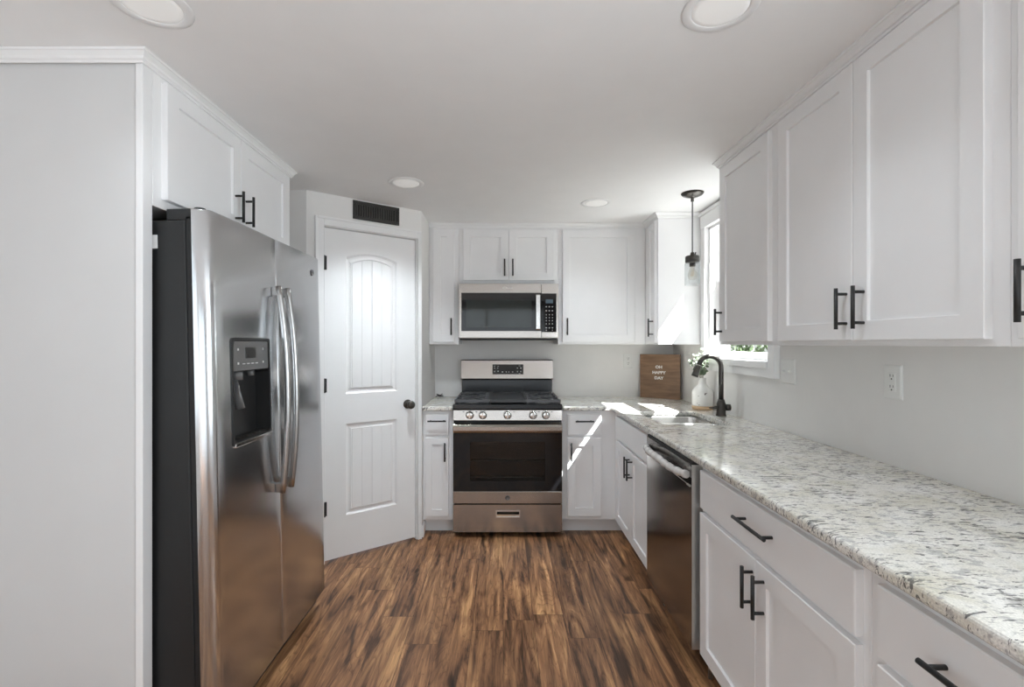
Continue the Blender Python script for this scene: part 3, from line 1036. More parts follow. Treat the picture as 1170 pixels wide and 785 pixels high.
# ------------------------------------------------------------------ refrigerator
FRX = -0.914
rf = empty('refrigerator', (-1.40, 1.995, 0), 'stainless side-by-side refrigerator with ice dispenser and charcoal sides', 'refrigerator')
mb = MB().box(-1.815, -0.997, 1.553, 2.465, 0.055, 1.742)
part('body', mb, M['fside'], rf, 0.006)
part('grille', MB().box(-1.06, -0.955, 1.56, 2.44, 0.018, 0.07), M['gasket'], rf, 0.003)
for y in (1.62, 2.38):
    for x in (-1.75, -1.03):
        part('foot', MB().cyl((x, y, 0.056), (x, y, 0.0), 0.018, 14), M['gasket'], rf)
for ga, gb in ((1.556, 1.995), (2.011, 2.464)):
    part('gasket', MB().box(-0.9965, -0.9705, ga, gb, 0.085, 1.752), M['gasket'], rf)
part('sticker', MB().box(-1.130, -1.088, 1.5515, 1.5528, 1.650, 1.694), M['sticker'], rf, label='white paper sticker')
def door_plan(y0, y1, rn, rfar):
    """plan of a door: flat back, softly bowed front with rounded corners"""
    xb = -0.9700
    pts = [(xb, y1), (xb, y0)]
    n = 8
    # near rounded corner
    for k in range(n + 1):
        a = R(90 * k / n)
        pts.append((FRX - 0.0025 - rn[0] + rn[0] * math.sin(a), y0 + rn[1] - rn[1] * math.cos(a)))
    ya, yb_ = y0 + rn[1], y1 - rfar[1]
    for k in range(1, 10):
        s = k / 10
        pts.append((FRX - 0.0025 + 0.0025 * (1 - (2 * s - 1) ** 2), ya + (yb_ - ya) * s))
    for k in range(n + 1):
        a = R(90 * k / n)
        pts.append((FRX - 0.0025 - rfar[0] + rfar[0] * math.cos(a), y1 - rfar[1] + rfar[1] * math.sin(a)))
    return pts
DPY0, DPY1, DPZ0, DPZ1 = 1.658, 1.918, 0.985, 1.352
def fridge_door(y0, y1, rn, rfar, cut):
    """door as a grid of quads; the dispenser opening is left out of the front"""
    mb = MB()
    pl = door_plan(y0, y1, rn, rfar)
    back, front = pl[:2], pl[2:]
    if cut:
        for yy in (DPY0, DPY1):
            for k in range(len(front) - 1):
                (xa, ya), (xb, yb) = front[k], front[k + 1]
                if ya < yy < yb:
                    front.insert(k + 1, (xa + (xb - xa) * (yy - ya) / (yb - ya), yy))
                    break
    zs = [0.075, 0.079, DPZ0, DPZ1, 1.769, 1.773]
    bm = mb.bm
    ins = lambda k: 0.003 if k in (0, 5) else 0.0
    V = [[bm.verts.new((x - ins(k), y, z)) for x, y in front] for k, z in enumerate(zs)]
    B = [[bm.verts.new((x, y, z)) for x, y in back] for z in zs]
    for k in range(5):
        for i in range(len(front) - 1):
            if cut and k == 2 and front[i][1] >= DPY0 - 1e-6 and front[i + 1][1] <= DPY1 + 1e-6:
                continue
            f = bm.faces.new((V[k][i], V[k][i + 1], V[k + 1][i + 1], V[k + 1][i]))
            f.smooth = True
        bm.faces.new((V[k][-1], B[k][0], B[k + 1][0], V[k + 1][-1]))
        bm.faces.new((B[k][0], B[k][1], B[k + 1][1], B[k + 1][0]))
        bm.faces.new((B[k][1], V[k][0], V[k + 1][0], B[k + 1][1]))
    bm.faces.new(V[0] + B[0]); bm.faces.new((V[5] + B[5])[::-1])
    return mb
ld = part('door', fridge_door(1.540, 2.0025, (0.052, 0.036), (0.010, 0.010), True), M['fsteel'], rf, label='freezer door with ice and water dispenser')
rd = part('door', fridge_door(2.0065, 2.475, (0.010, 0.010), (0.030, 0.022), False), M['fsteel'], rf, label='plain refrigerator door with round badge')
def bow_handle(y, parent):
    mb = MB()
    z0, z1 = 0.725, 1.572
    pts, n = [], 22
    for k in range(n + 1):
        s = k / n
        pts.append((-0.893 + 0.030 * (1 - abs(2 * s - 1) ** 2.2), y, z0 + (z1 - z0) * s))
    mb.tube(pts, 0.0135, 14, flat=0.85)
    for z in (z0 + 0.02, z1 - 0.02):
        mb.box(FRX + 0.0005, -0.885, y - 0.010, y + 0.010, z - 0.018, z + 0.018)
    return part('handle', mb, M['hsteel'], parent)
bow_handle(1.964, ld); bow_handle(2.045, rd)
# dispenser
def ring(outer, inner, x0, x1):
    mb = MB()
    mb.loft([[(x0, y, z) for y, z in outer], [(x1, y, z) for y, z in outer], [(x1, y, z) for y, z in inner], [(x0, y, z) for y, z in inner]], cap0=False, cap1=False, smooth=False)
    return mb
part('dispenser_bezel', ring(rrect(DPY0 - 0.006, DPY1 + 0.006, DPZ0 - 0.008, DPZ1 + 0.006, 0.015), rrect(DPY0 + 0.004, DPY1 - 0.004, DPZ0 + 0.006, DPZ1 - 0.004, 0.019), FRX - 0.030, FRX + 0.003), M['dgray'], ld)
part('dispenser_lip', MB().box(FRX - 0.020, FRX + 0.006, DPY0 + 0.004, DPY1 + 0.004, DPZ0 - 0.014, DPZ0 + 0.002), M['chrome'], ld, 0.004)
part('dispenser_panel', MB().box(-0.958, FRX + 0.0005, DPY0 + 0.005, DPY1 - 0.005, 1.238, DPZ1 - 0.005), M['gray'], ld, 0.003)
part('dispenser_screen', MB().box(FRX + 0.0007, FRX + 0.0018, 1.745, 1.815, 1.283, 1.322), M['dgray'], ld)
mb = MB()
for k in range(4):
    mb.box(FRX + 0.0007, FRX + 0.0015, 1.722 + k * 0.030, 1.740 + k * 0.030, 1.262, 1.265)
for k in range(2):
    mb.box(FRX + 0.0007, FRX + 0.0015, 1.690, 1.700, 1.262 + k * 0.05, 1.270 + k * 0.05)
    mb.box(FRX + 0.0007, FRX + 0.0015, 1.865, 1.875, 1.262 + k * 0.05, 1.270 + k * 0.05)
part('dispenser_marks', mb, M['mark'], ld)
mb = MB()
lp = rrect(DPY0 + 0.003, DPY1 - 0.003, DPZ0 + 0.004, 1.2375, 0.016)
mb.loft([[(FRX - 0.004, y, z) for y, z in lp], [(-0.9680, y, z) for y, z in lp]], cap0=False, cap1=True, smooth=False)
part('dispenser_cavity', mb, M['dgray'], ld)
mb = MB()
mb.cyl((-0.940, 1.735, 1.236), (-0.938, 1.735, 1.205), 0.020, 16, 0.016)
part('dispenser_spout', mb, M['gray'], ld)
part('dispenser_spout', MB().cyl((-0.944, 1.835, 1.236), (-0.944, 1.835, 1.215), 0.012, 14), M['gray'], ld)
mb = MB()
mb.tube([(-0.948, 1.735, 1.20), (-0.942, 1.735, 1.15), (-0.930, 1.735, 1.10)], [0.010, 0.016, 0.018], 12, flat=0.4)
part('dispenser_paddle', mb, M['gray'], ld)
mb = MB()
for k in range(9):
    mb.box(-0.964, FRX - 0.008, 1.675 + k * 0.028, 1.682 + k * 0.028, 0.994, 1.000)
part('drip_tray', mb, M['chrome'], ld)
mb = MB()
mb.box(-1.06, -0.965, 1.556, 1.605, 1.7425, 1.779); mb.cyl((-0.972, 1.590, 1.774), (-0.972, 1.590, 1.788), 0.017, 16)
part('hinge_cover', mb, M['fside'], rf, 0.002)
part('hinge_cover', MB().box(-1.06, -0.965, 2.412, 2.465, 1.7425, 1.779), M['fside'], rf, 0.002)
def badge(parent, c, rad, axis, out, nm='badge'):
    """round monogram badge: rimmed disc with raised curls"""
    mb = MB()
    cx, cy, cz_ = c
    sg = out
    pr_ = [(0.0, 0.0), (rad, 0.0), (rad, sg * 0.0014), (rad * 0.84, sg * 0.0018), (rad * 0.80, sg * 0.0008), (0.0, sg * 0.0008)]
    mb.lathe(c, pr_, 28, axis, caps=False)
    for off in (-0.3, 0.3):
        pts = []
        for k in range(17):
            a = R(40 + 20 * k)
            rr = rad * (0.30 - 0.008 * k)
            u, v = off * rad + rr * math.cos(a), rr * math.sin(a)
            pts.append((cx + sg * 0.0012, cy + u, cz_ + v) if axis == 'x' else (cx + u, cy + sg * 0.0012, cz_ + v))
        mb.tube(pts, rad * 0.07, 6)
    return part(nm, mb, M['logo'], parent)
badge(rd, (FRX + 0.0005, 2.375, 1.690), 0.016, 'x', 1)
rf.rotation_euler = (0, R(-1.2), 0)

# ------------------------------------------------------------------ gas range
SXA, SXB = -0.3474, 0.4080
sc = (SXA + SXB) / 2
st = empty('gas_range', (sc, 3.62, 0), 'freestanding stainless gas stove with black oven glass', 'stove')
mb = MB()
mb.box(SXA + 0.004, SXB - 0.004, 3.365, 3.955, 0.04, 0.895)
part('body', mb, M['fside'], st, 0.002)
for x in (SXA + 0.05, SXB - 0.05):
    for y in (3.42, 3.90):
        part('foot', MB().cyl((x, y, 0.0), (x, y, 0.042), 0.016, 14), M['gasket'], st)
SF = 3.310
# storage drawer with finger recess
mb = MB()
r0, r1, q0, q1 = -0.047, 0.113, 0.145, 0.188
mb.box(SXA, r0, SF, 3.364, 0.041, 0.230); mb.box(r1, SXB, SF, 3.364, 0.041, 0.230)
mb.box(r0, r1, SF, 3.364, 0.041, q0); mb.box(r0, r1, SF, 3.364, q1, 0.230)
mb.box(r0, r1, SF + 0.025, 3.364, q0, q1)
dr_ = part('drawer', mb, M['steel'], st)
mb = MB()
lo = [(r0 - 0.004, q0 - 0.004), (r1 + 0.004, q0 - 0.004), (r1 + 0.004, q1 + 0.004), (r0 - 0.004, q1 + 0.004)]
li = [(r0 + 0.003, q0 + 0.003), (r1 - 0.003, q0 + 0.003), (r1 - 0.003, q1 - 0.003), (r0 + 0.003, q1 - 0.003)]
mb.loft([[(x, SF - 0.0005, z) for x, z in lo], [(x, SF - 0.003, z) for x, z in lo], [(x, SF - 0.003, z) for x, z in li], [(x, SF + 0.02, z) for x, z in li]], cap0=False, cap1=False, smooth=False)
mb.loft([[(x, SF + y, z) for y, z in ((0.0, q0 + 0.003), (0.02, q0 + 0.003), (0.006, q0 + 0.020), (-0.001, q0 + 0.018))] for x in (r0 + 0.003, r1 - 0.003)], smooth=False)
part('finger_pull', mb, M['chrome'], dr_)
# oven door
od = part('oven_door', MB().box(SXA, SXB, SF, 3.364, 0.238, 0.321).box(SXA, SXB, SF + 0.002, 3.364, 0.728, 0.797).box(SXA, SXB, 3.3585, 3.364, 0.318, 0.730), M['steel'], st, 0.002)
gx0, gx1, gz0, gz1 = -0.230, 0.290, 0.395, 0.665
mb = MB()
for a, b, c_, e in ((SXA, gx0, 0.3215, 0.7275), (gx1, SXB, 0.3215, 0.7275), (gx0, gx1, 0.3215, gz0), (gx0, gx1, gz1, 0.7275)):
    mb.box(a, b, SF + 0.001, 3.358, c_, e)
part('door_glass', mb, M['blackgloss'], od)
part('oven_window', MB().box(gx0, gx1, SF + 0.0015, SF + 0.005, gz0, gz1), M['oveng'], od)
mb = MB()
for z in (0.530, 0.412):
    mb.cyl((gx0 + 0.001, 3.345, z), (gx1 - 0.001, 3.345, z), 0.0028, 8)
for k in range(1, 12):
    x = gx0 + (gx1 - gx0) * k / 12
    mb.cyl((x, 3.3465, 0.532), (x, 3.3575, 0.532), 0.0015, 6)
part('oven_rack', mb, M['alum'], od)
mb = MB()
prof_h = [(0.0, 0.797), (-0.030, 0.790), (-0.038, 0.775), (-0.038, 0.750), (-0.032, 0.735), (-0.020, 0.728), (-0.020, 0.745), (-0.008, 0.775)]
mb.loft([[(x, SF + y, z) for y, z in prof_h] for x in (SXA + 0.002, SXB - 0.002)], smooth=False)
part('handle', mb, M['steel'], od, 0.002)
mb = MB()
for a, b in ((-0.215, -0.155), (-0.130, 0.010), (0.045, 0.185), (0.215, 0.270)):
    mb.box(a, b, SF - 0.022, SF - 0.0035, 0.7945, 0.7985)
part('vent_slot', mb, M['hole'], od)
badge(od, (sc, SF - 0.0005, 0.278), 0.017, 'y', -1)
# control panel, tilted slightly
part('panel_gap', MB().box(SXA + 0.003, SXB - 0.003, 3.318, 3.364, 0.7985, 0.814), M['gasket'], st)
mb = MB()
prof_c = [(3.300, 0.815), (3.306, 0.886), (3.364, 0.889), (3.364, 0.815)]
mb.loft([[(x, y, z) for y, z in prof_c] for x in (SXA, SXB)], smooth=False)
cp = part('control_panel', mb, M['steel'], st, 0.002)
for x in (-0.231, -0.141, 0.030, 0.2055, 0.294):
    mb = MB()
    mb.lathe((x, 3.302, 0.853), [(0.0, 0), (0.029, 0.0), (0.029, -0.004), (0.025, -0.007), (0.023, -0.028), (0.019, -0.032), (0.0, -0.032)], 28, 'y', caps=False)
    mb.box(x - 0.0055, x + 0.0055, 3.262, 3.272, 0.833, 0.873)
    part('knob', mb, M['chrome'], st, 0.001)
mb = MB()
for x in (-0.275, -0.186, 0.075, 0.247, 0.335):
    mb.box(x - 0.006, x + 0.006, 3.3015, 3.304, 0.872, 0.876)
part('panel_marks', mb, M['slot'], cp)
# cooktop
mb = MB()
mb.box(SXA - 0.001, SXB + 0.001, 3.302, 3.880, 0.8915, 0.926)
ck = part('cooktop', mb, M['enamel'], st, 0.005)
for bx, by, br_ in ((-0.225, 3.46, 0.045), (-0.225, 3.73, 0.036), (0.285, 3.46, 0.050), (0.285, 3.73, 0.034), (0.03, 3.60, 0.040)):
    mb = MB()
    mb.lathe((bx, by, 0.9262), [(0.0, 0), (br_ * 1.15, 0), (br_ * 1.1, 0.006), (br_ * 0.95, 0.008), (0.0, 0.008)], 24, caps=False)
    b_ = part('burner', mb, M['alum'], ck)
    mb = MB()
    mb.lathe((bx, by, 0.9345), [(0.0, 0), (br_ * 0.85, 0), (br_ * 0.85, 0.005), (br_ * 0.7, 0.008), (0.0, 0.008)], 24, caps=False)
    part('burner_cap', mb, M['burner'], b_)
def grate(x0, x1):
    mb = MB()
    y0, y1, z0, z1, t = 3.325, 3.865, 0.936, 0.957, 0.011
    mb.box(x0, x1, y0, y0 + t, z0, z1); mb.box(x0, x1, y1 - t, y1, z0, z1)
    mb.box(x0, x0 + t, y0 + t, y1 - t, z0, z1); mb.box(x1 - t, x1, y0 + t, y1 - t, z0, z1)
    ym = (y0 + y1) / 2
    mb.box(x0 + t, x1 - t, ym - t / 2, ym + t / 2, z0, z1)
    xm = (x0 + x1) / 2
    for yc in (3.46, 3.73):
        for k in range(4):
            a = R(45 + 90 * k)
            dx, dy = math.cos(a), math.sin(a)
            L_ = 0.115
            p0 = Vector((xm + dx * 0.018, yc + dy * 0.018, 0.956)); p1 = Vector((xm + dx * L_, yc + dy * L_, 0.953))
            mb.tube([p0, p1], [0.0055, 0.0065], 8)
        mb.box(x0 + t, xm - 0.075, yc - 0.004, yc + 0.004, z0 + 0.006, z1)
        mb.box(xm + 0.075, x1 - t, yc - 0.004, yc + 0.004, z0 + 0.006, z1)
    for x in (x0 + 0.008, x1 - 0.008):
        for y in (y0 + 0.008, y1 - 0.008):
            mb.cyl((x, y, 0.9255), (x, y, 0.940), 0.006, 10)
    return part('grate', mb, M['iron'], ck, 0.001)
grate(SXA + 0.008, -0.098)
grate(0.160, SXB - 0.008)
mb = MB()
mb.box(-0.095, 0.157, 3.370, 3.865, 0.940, 0.950)
mb.box(-0.095, -0.083, 3.325, 3.865, 0.936, 0.957); mb.box(0.145, 0.157, 3.325, 3.865, 0.936, 0.957)
mb.box(-0.083, 0.145, 3.325, 3.336, 0.936, 0.957); mb.box(-0.083, 0.145, 3.854, 3.865, 0.936, 0.957)
for x in (-0.088, 0.150):
    for y in (3.333, 3.857):
        mb.cyl((x, y, 0.9255), (x, y, 0.940), 0.005, 10)
part('griddle', mb, M['griddle'], ck, 0.001)
# backguard
mb = MB()
mb.box(SXA + 0.010, SXB - 0.010, 3.885, 3.950, 0.896, 1.053)
part('backguard_base', mb, M['enamel'], st, 0.004)
mb = MB()
prof_b = [(3.868, 1.054), (3.862, 1.062), (3.880, 1.210), (3.888, 1.215), (3.950, 1.215), (3.950, 1.054)]
mb.loft([[(x, y, z) for y, z in prof_b] for x in (SXA + 0.004, SXB - 0.004)], smooth=False)
bgd = part('backguard', mb, M['steel'], st, 0.003)
def on_bg(u0, u1, v0, v1, th, off=0.0004):
    """thin plate lying on the sloped face of the backguard"""
    mb = MB()
    def yy(z): return 3.862 + (z - 1.062) * (0.018 / 0.148)
    mb.loft([[(u0, yy(v0) - off, v0), (u1, yy(v0) - off, v0), (u1, yy(v1) - off, v1), (u0, yy(v1) - off, v1)],
             [(u0, yy(v0) - off - th, v0), (u1, yy(v0) - off - th, v0), (u1, yy(v1) - off - th, v1), (u0, yy(v1) - off - th, v1)]], smooth=False)
    return mb
dp = part('control_display', on_bg(-0.087, 0.163, 1.098, 1.178, 0.003), M['blackgloss'], bgd)
mb = MB()
def yb2(z): return 3.862 + (z - 1.062) * (0.018 / 0.148) - 0.0036
for u, v, a, b in ((-0.07, 1.163, 0.012, 0.004), (-0.04, 1.163, 0.010, 0.003), (-0.07, 1.148, 0.008, 0.008), (-0.045, 1.148, 0.007, 0.007),
                   (-0.07, 1.120, 0.008, 0.010), (-0.042, 1.122, 0.010, 0.009), (-0.006, 1.117, 0.011, 0.007), (0.024, 1.117, 0.006, 0.006),
                   (0.046, 1.117, 0.006, 0.006), (0.076, 1.117, 0.011, 0.007), (0.115, 1.148, 0.009, 0.009), (0.142, 1.148, 0.008, 0.009),
                   (0.115, 1.120, 0.009, 0.010), (0.142, 1.120, 0.009, 0.010), (0.132, 1.165, 0.014, 0.003), (0.132, 1.104, 0.014, 0.003)):
    y = yb2(v)
    mb.box(u - a / 2, u + a / 2, y - 0.0008, y - 0.0001, v - b / 2, v + b / 2)
part('display_marks', mb, M['mark'], dp)

# ------------------------------------------------------------------ microwave
MX0, MX1, MZ0, MZ1, MF = -0.3345, 0.4135, 1.385, 1.7975, 3.580
mw = empty('microwave', (0.04, 3.77, MZ0), 'stainless over-the-range microwave hung above the stove', 'microwave')
part('body', MB().box(MX0, MX1, MF + 0.035, YB - 0.004, MZ0, MZ1), M['steel'], mw, 0.002)
md_ = part('door', MB().box(MX0, 0.286, MF, MF + 0.0345, MZ0 + 0.003, MZ1 - 0.001), M['steel'], mw, 0.003)
part('door_glass', MB().box(-0.314, 0.2855, MF - 0.0025, MF - 0.0003, 1.440, 1.727), M['blackgloss'], md_, 0.001)
part('window', MB().box(-0.278, 0.212, MF - 0.0032, MF - 0.0026, 1.468, 1.675), M['mwglass'], md_)
mb = MB()
hp = [(0.259 + dx, MF - 0.004 - dy) for dx, dy in ((-0.019, 0.0), (-0.019, 0.028), (-0.014, 0.036), (0.014, 0.036), (0.019, 0.028), (0.019, 0.0))]
zs = [(1.447, 0.55), (1.455, 1.0), (1.705, 1.0), (1.713, 0.55)]
mb.loft([[(x, MF - 0.003 + (y - MF + 0.003) * k, z) for x, y in hp] for z, k in zs], smooth=False)
part('handle', mb, M['chrome'], md_, 0.002)
cpn = part('control_panel', MB().box(0.2875, MX1, MF, MF + 0.0345, MZ0 + 0.003, MZ1 - 0.001), M['steel'], mw, 0.003)
part('keypad', MB().box(0.2885, 0.398, MF - 0.0025, MF - 0.0003, 1.432, 1.722), M['blackgloss'], cpn, 0.001)
part('display', MB().box(0.318, 0.372, MF - 0.0032, MF - 0.0026, 1.648, 1.678), M['lcd'], cpn)
mb = MB()
for j, z in enumerate((1.622, 1.592, 1.562, 1.540, 1.518, 1.494, 1.464, 1.446)):
    for i, x in enumerate((0.322, 0.345, 0.368)):
        if j == 7 and i == 1: continue
        ww, hh = (0.010, 0.006) if j in (0, 1, 6) else (0.005, 0.007)
        mb.box(x - ww / 2, x + ww / 2, MF - 0.0033, MF - 0.0026, z - hh / 2, z + hh / 2)
part('key_marks', mb, M['mark'], cpn)
mb = MB()
# small script-like brand mark: an orbit loop and a row of strokes
pts = [(0.012 + 0.016 * math.cos(R(a)), MF - 0.0006, 1.763 + 0.007 * math.sin(R(a))) for a in range(20, 330, 20)]
mb.tube(pts, 0.0010, 6)
for k, (x, h) in enumerate(((0.020, 0.010), (0.027, 0.013), (0.033, 0.008), (0.039, 0.008), (0.045, 0.013), (0.051, 0.009), (0.058, 0.008), (0.064, 0.013))):
    mb.box(x, x + 0.0022, MF - 0.0012, MF - 0.0002, 1.756, 1.756 + h)
part('brand_mark', mb, M['mark'], md_)
mb = MB()
mb.box(MX0 + 0.006, MX1 - 0.006, MF + 0.02, YB - 0.03, MZ0 - 0.012, MZ0 - 0.0005)
part('underside_vent', mb, M['fside'], mw, 0.002)

# ------------------------------------------------------------------ dishwasher
DY0, DY1, DXF = 1.894, 2.490, 0.748
dw = empty('dishwasher', (1.08, 2.19, 0), 'dark stainless dishwasher built in under the right worktop', 'dishwasher')
part('body', MB().box(0.800, 1.39, DY0 + 0.004, DY1 - 0.004, 0.125, 0.868), M['fside'], dw, 0.002)
ddo = part('door', MB().box(DXF, 0.797, DY0, DY1, 0.133, 0.866), M['dsteel'], dw, 0.003)
part('control_strip', MB().box(DXF + 0.003, 0.797, DY0 + 0.001, DY1 - 0.001, 0.8665, 0.8755), M['gasket'], dw, 0.001)
part('edge_strip', MB().box(DXF - 0.0006, 0.795, DY0 - 0.0012, DY0 - 0.0002, 0.134, 0.865), M['alum'], ddo)
mb = MB()
pts, n = [], 18
for k in range(n + 1):
    s = k / n
    bow = 1 - abs(2 * s - 1) ** 2.4
    pts.append((DXF - 0.012 - 0.030 * bow, DY0 + 0.03 + (0.525) * s, 0.822))
h_ = part('handle', MB().tube(pts, 0.011, 12), M['chrome'], ddo)
mb = MB()
loops_p, rr_ = [], []
n = 40
for k in range(n + 1):
    s = k / n
    bow = 1 - abs(2 * s - 1) ** 2.4
    loops_p.append((DXF - 0.0125 - 0.030 * bow, DY0 + 0.022 + 0.541 * s, 0.822 - 0.003 * math.sin(s * 9)))
    rr_.append(0.0150 + 0.0035 * math.sin(k * 2.1) * math.sin(k * 0.73) + 0.001 * random.random())
mb.tube(loops_p, rr_, 14)
part('plastic_wrap', mb, M['wrap'], h_, label='crinkled pale plastic wrap around the handle')
mb = MB()
mb.cyl((DXF - 0.0012, DY0 + 0.02, 0.778), (DXF - 0.0012, DY1 - 0.02, 0.782), 0.0011, 6)
mb.box(DXF - 0.004, DXF - 0.0005, DY0 + 0.015, DY0 + 0.05, 0.774, 0.780)
part('film_edge', mb, M['wrap'], ddo)
part('toe_kick', MB().box(0.868, 1.38, DY0 + 0.004, DY1 - 0.004, 0.0005, 0.124), M['gasket'], dw)
for y in (DY0 + 0.03, DY1 - 0.03):
    part('foot', MB().cyl((0.835, y, 0.0), (0.835, y, 0.126), 0.010, 12), M['alum'], dw)

# ------------------------------------------------------------------ pendant
px_, py_ = 1.150, 2.905
p = empty('pendant_lamp', (px_, py_, ZC), 'small pendant lamp with a clear glass jar shade over the sink', 'lamp')
mb = MB()
mb.lathe((px_, py_, ZC), [(0.0, -0.0005), (0.066, -0.0005), (0.066, -0.004), (0.058, -0.014), (0.030, -0.026), (0.010, -0.030), (0.009, -0.052), (0.0, -0.052)], 32)
part('canopy', mb, M['knob'], p)
part('cord', MB().cyl((px_, py_, ZC - 0.052), (px_, py_, 1.888), 0.0042, 10), M['cord'], p)
mb = MB()
mb.lathe((px_, py_, 1.838), [(0.0, 0.0), (0.040, 0.0), (0.042, 0.004), (0.042, 0.018), (0.040, 0.020), (0.042, 0.022), (0.042, 0.036), (0.038, 0.041), (0.014, 0.046), (0.011, 0.062), (0.0, 0.062)], 32)
mb.cyl((px_ + 0.012, py_ - 0.012, 1.884), (px_ + 0.014, py_ - 0.014, 1.900), 0.004, 10)
part('cap', mb, M['knob'], p)
part('socket', MB().lathe((px_, py_, 1.838), [(0.0, -0.0005), (0.018, -0.0005), (0.018, -0.022), (0.015, -0.024), (0.0, -0.024)], 24), M['knob'], p)
mb = MB()
mb.lathe((px_, py_, 1.700), [(0.0445, 0.0), (0.0455, 0.002), (0.0455, 0.130), (0.043, 0.136), (0.043, 0.1375), (0.0405, 0.1375), (0.0405, 0.134), (0.043, 0.128), (0.043, 0.002), (0.0445, 0.0)], 36, caps=False)
part('glass_shade', mb, M['shade'], p, label='clear glass jar shade')
mb = MB()
mb.lathe((px_, py_, 1.814), [(0.013, 0.0), (0.014, -0.012), (0.024, -0.034), (0.028, -0.052), (0.024, -0.070), (0.012, -0.080), (0.0, -0.082)], 24, caps=False)
bu = part('bulb', mb, M['bulb'], p)
mb = MB()
pts = [(px_ + 0.010 * math.cos(k * 1.9), py_ + 0.010 * math.sin(k * 1.9), 1.800 - 0.045 * abs(math.sin(k * 0.9))) for k in range(15)]
mb.tube(pts, 0.0008, 5)
part('filament', mb, M['fil'], bu)

# ------------------------------------------------------------------ ceiling lights
def ceiling_light(x, y, label, power):
    r = empty('ceiling_light', (x, y, ZC), label, 'ceiling light', 'round flat ceiling lights')
    mb = MB()
    z = ZC - 0.0005
    mb.lathe((x, y, z), [(0.074, 0), (0.100, 0), (0.100, -0.001), (0.097, -0.0028), (0.085, -0.0040), (0.077, -0.0036), (0.074, -0.002), (0.074, 0)], 48, caps=False)
    part('trim_ring', mb, M['trim'], r)
    mb = MB()
    mb.lathe((x, y, z), [(0.0, 0), (0.0735, 0), (0.0735, -0.0022), (0.06, -0.0030), (0.0, -0.0034)], 48, caps=False)
    part('lens', mb, M['light'], r)
    l = bpy.data.lights.new('ceiling_light_glow', 'SPOT')
    l.energy = power
    l.spot_size = R(125)
    l.spot_blend = 1.0
    l.shadow_soft_size = 0.06
    l.color = (0.86, 0.935, 1.0)
    lo = bpy.data.objects.new('ceiling_light_glow', l)
    lo.location = (0, 0, -0.012)
    lo.parent = r
    COL.objects.link(lo)
ceiling_light(-0.951, 1.290, 'round flat ceiling light near the top left corner of the photo', 5)
ceiling_light(0.592, 1.303, 'round flat ceiling light near the top edge of the photo, right of centre', 10)
ceiling_light(-0.553, 2.722, 'round flat ceiling light in front of the pantry door vent', 52)
ceiling_light(0.604, 3.110, 'round flat ceiling light in front of the wide wall cabinet right of the microwave', 15)

# ------------------------------------------------------------------ vent above the pantry door
v = empty('air_vent', pw(0.327) + (2.195,), 'dark slatted air vent above the pantry door', 'vent', rz=PA)
L0, L1, V0, V1 = -0.157, 0.157, -0.060, 0.058
mb = MB()
b_ = 0.022
yo = -0.0005
mb.box(L0, L1, yo - 0.008, yo, V0, V0 + b_); mb.box(L0, L1, yo - 0.008, yo, V1 - b_, V1)
mb.box(L0, L0 + b_, yo - 0.008, yo, V0 + b_, V1 - b_); mb.box(L1 - b_, L1, yo - 0.008, yo, V0 + b_, V1 - b_)
part('frame', mb, M['vent'], v, 0.002, local=True)
part('backing', MB().box(L0 + b_, L1 - b_, yo - 0.0012, yo - 0.0002, V0 + b_, V1 - b_), M['hole'], v, local=True)
nS = 17
mb = MB()
for k in range(nS):
    x = L0 + b_ + (L1 - L0 - 2 * b_) * (k + 0.5) / nS
    mb.box(x - 0.0038, x + 0.0038, yo - 0.0075, yo - 0.0015, V0 + b_ - 0.001, V1 - b_ + 0.001)
part('slats', mb, plain('register_slats', (0.06, 0.057, 0.052), 0.45, var=0.1), v, local=True)

# ------------------------------------------------------------------ outlets and switch
def plate(facing, plane, u, v, w_, h, label, cat, kind):
    f = facemap(facing, plane)
    c = f(u, v, 0)
    r = empty('wall_switch' if kind == 'switch' else 'wall_outlet', c, label, cat)
    mb = MB()
    def loop(i, w): return [f(u - w_ / 2 + i, v - h / 2 + i, w), f(u + w_ / 2 - i, v - h / 2 + i, w), f(u + w_ / 2 - i, v + h / 2 - i, w), f(u - w_ / 2 + i, v + h / 2 - i, w)]
    mb.loft([loop(0, 0.0005), loop(0, 0.003), loop(0.006, 0.0065)], smooth=False)
    part('plate', mb, M['plastic'], r)
    if kind == 'duplex' or kind == 'gfci':
        mb = MB()
        if kind == 'gfci':
            fbox(mb, f, u - 0.0165, u + 0.0165, v - 0.034, v + 0.034, 0.0062, 0.0085)
        else:
            for s in (-0.0195, 0.0195):
                fbox(mb, f, u - 0.0165, u + 0.0165, v + s - 0.0145, v + s + 0.0145, 0.0062, 0.0085)
        part('receptacle', mb, M['plastic'], r, 0.002)
        mb = MB()
        for s in (-0.0195, 0.0195):
            fbox(mb, f, u - 0.0075, u - 0.0055, v + s - 0.001, v + s + 0.008, 0.0083, 0.0088)
            fbox(mb, f, u + 0.0050, u + 0.0075, v + s - 0.001, v + s + 0.009, 0.0083, 0.0088)
            fbox(mb, f, u - 0.0028, u + 0.0028, v + s - 0.011, v + s - 0.006, 0.0083, 0.0088)
        part('slots', mb, M['slot'], r)
    elif kind == 'switch':
        for s in (-0.023, 0.023):
            mb = MB()
            fbox(mb, f, u + s - 0.006, u + s + 0.006, v - 0.013, v + 0.013, 0.0062, 0.0075)
            fbox(mb, f, u + s - 0.0038, u + s + 0.0038, v - 0.002, v + 0.006, 0.0075, 0.017)
            part('toggle', mb, M['plastic'], r, 0.001)
    return r
plate('F', YB, 1.036, 1.203, 0.080, 0.124, 'white outlet on the back wall, left of the wooden sign', 'outlet', 'duplex')
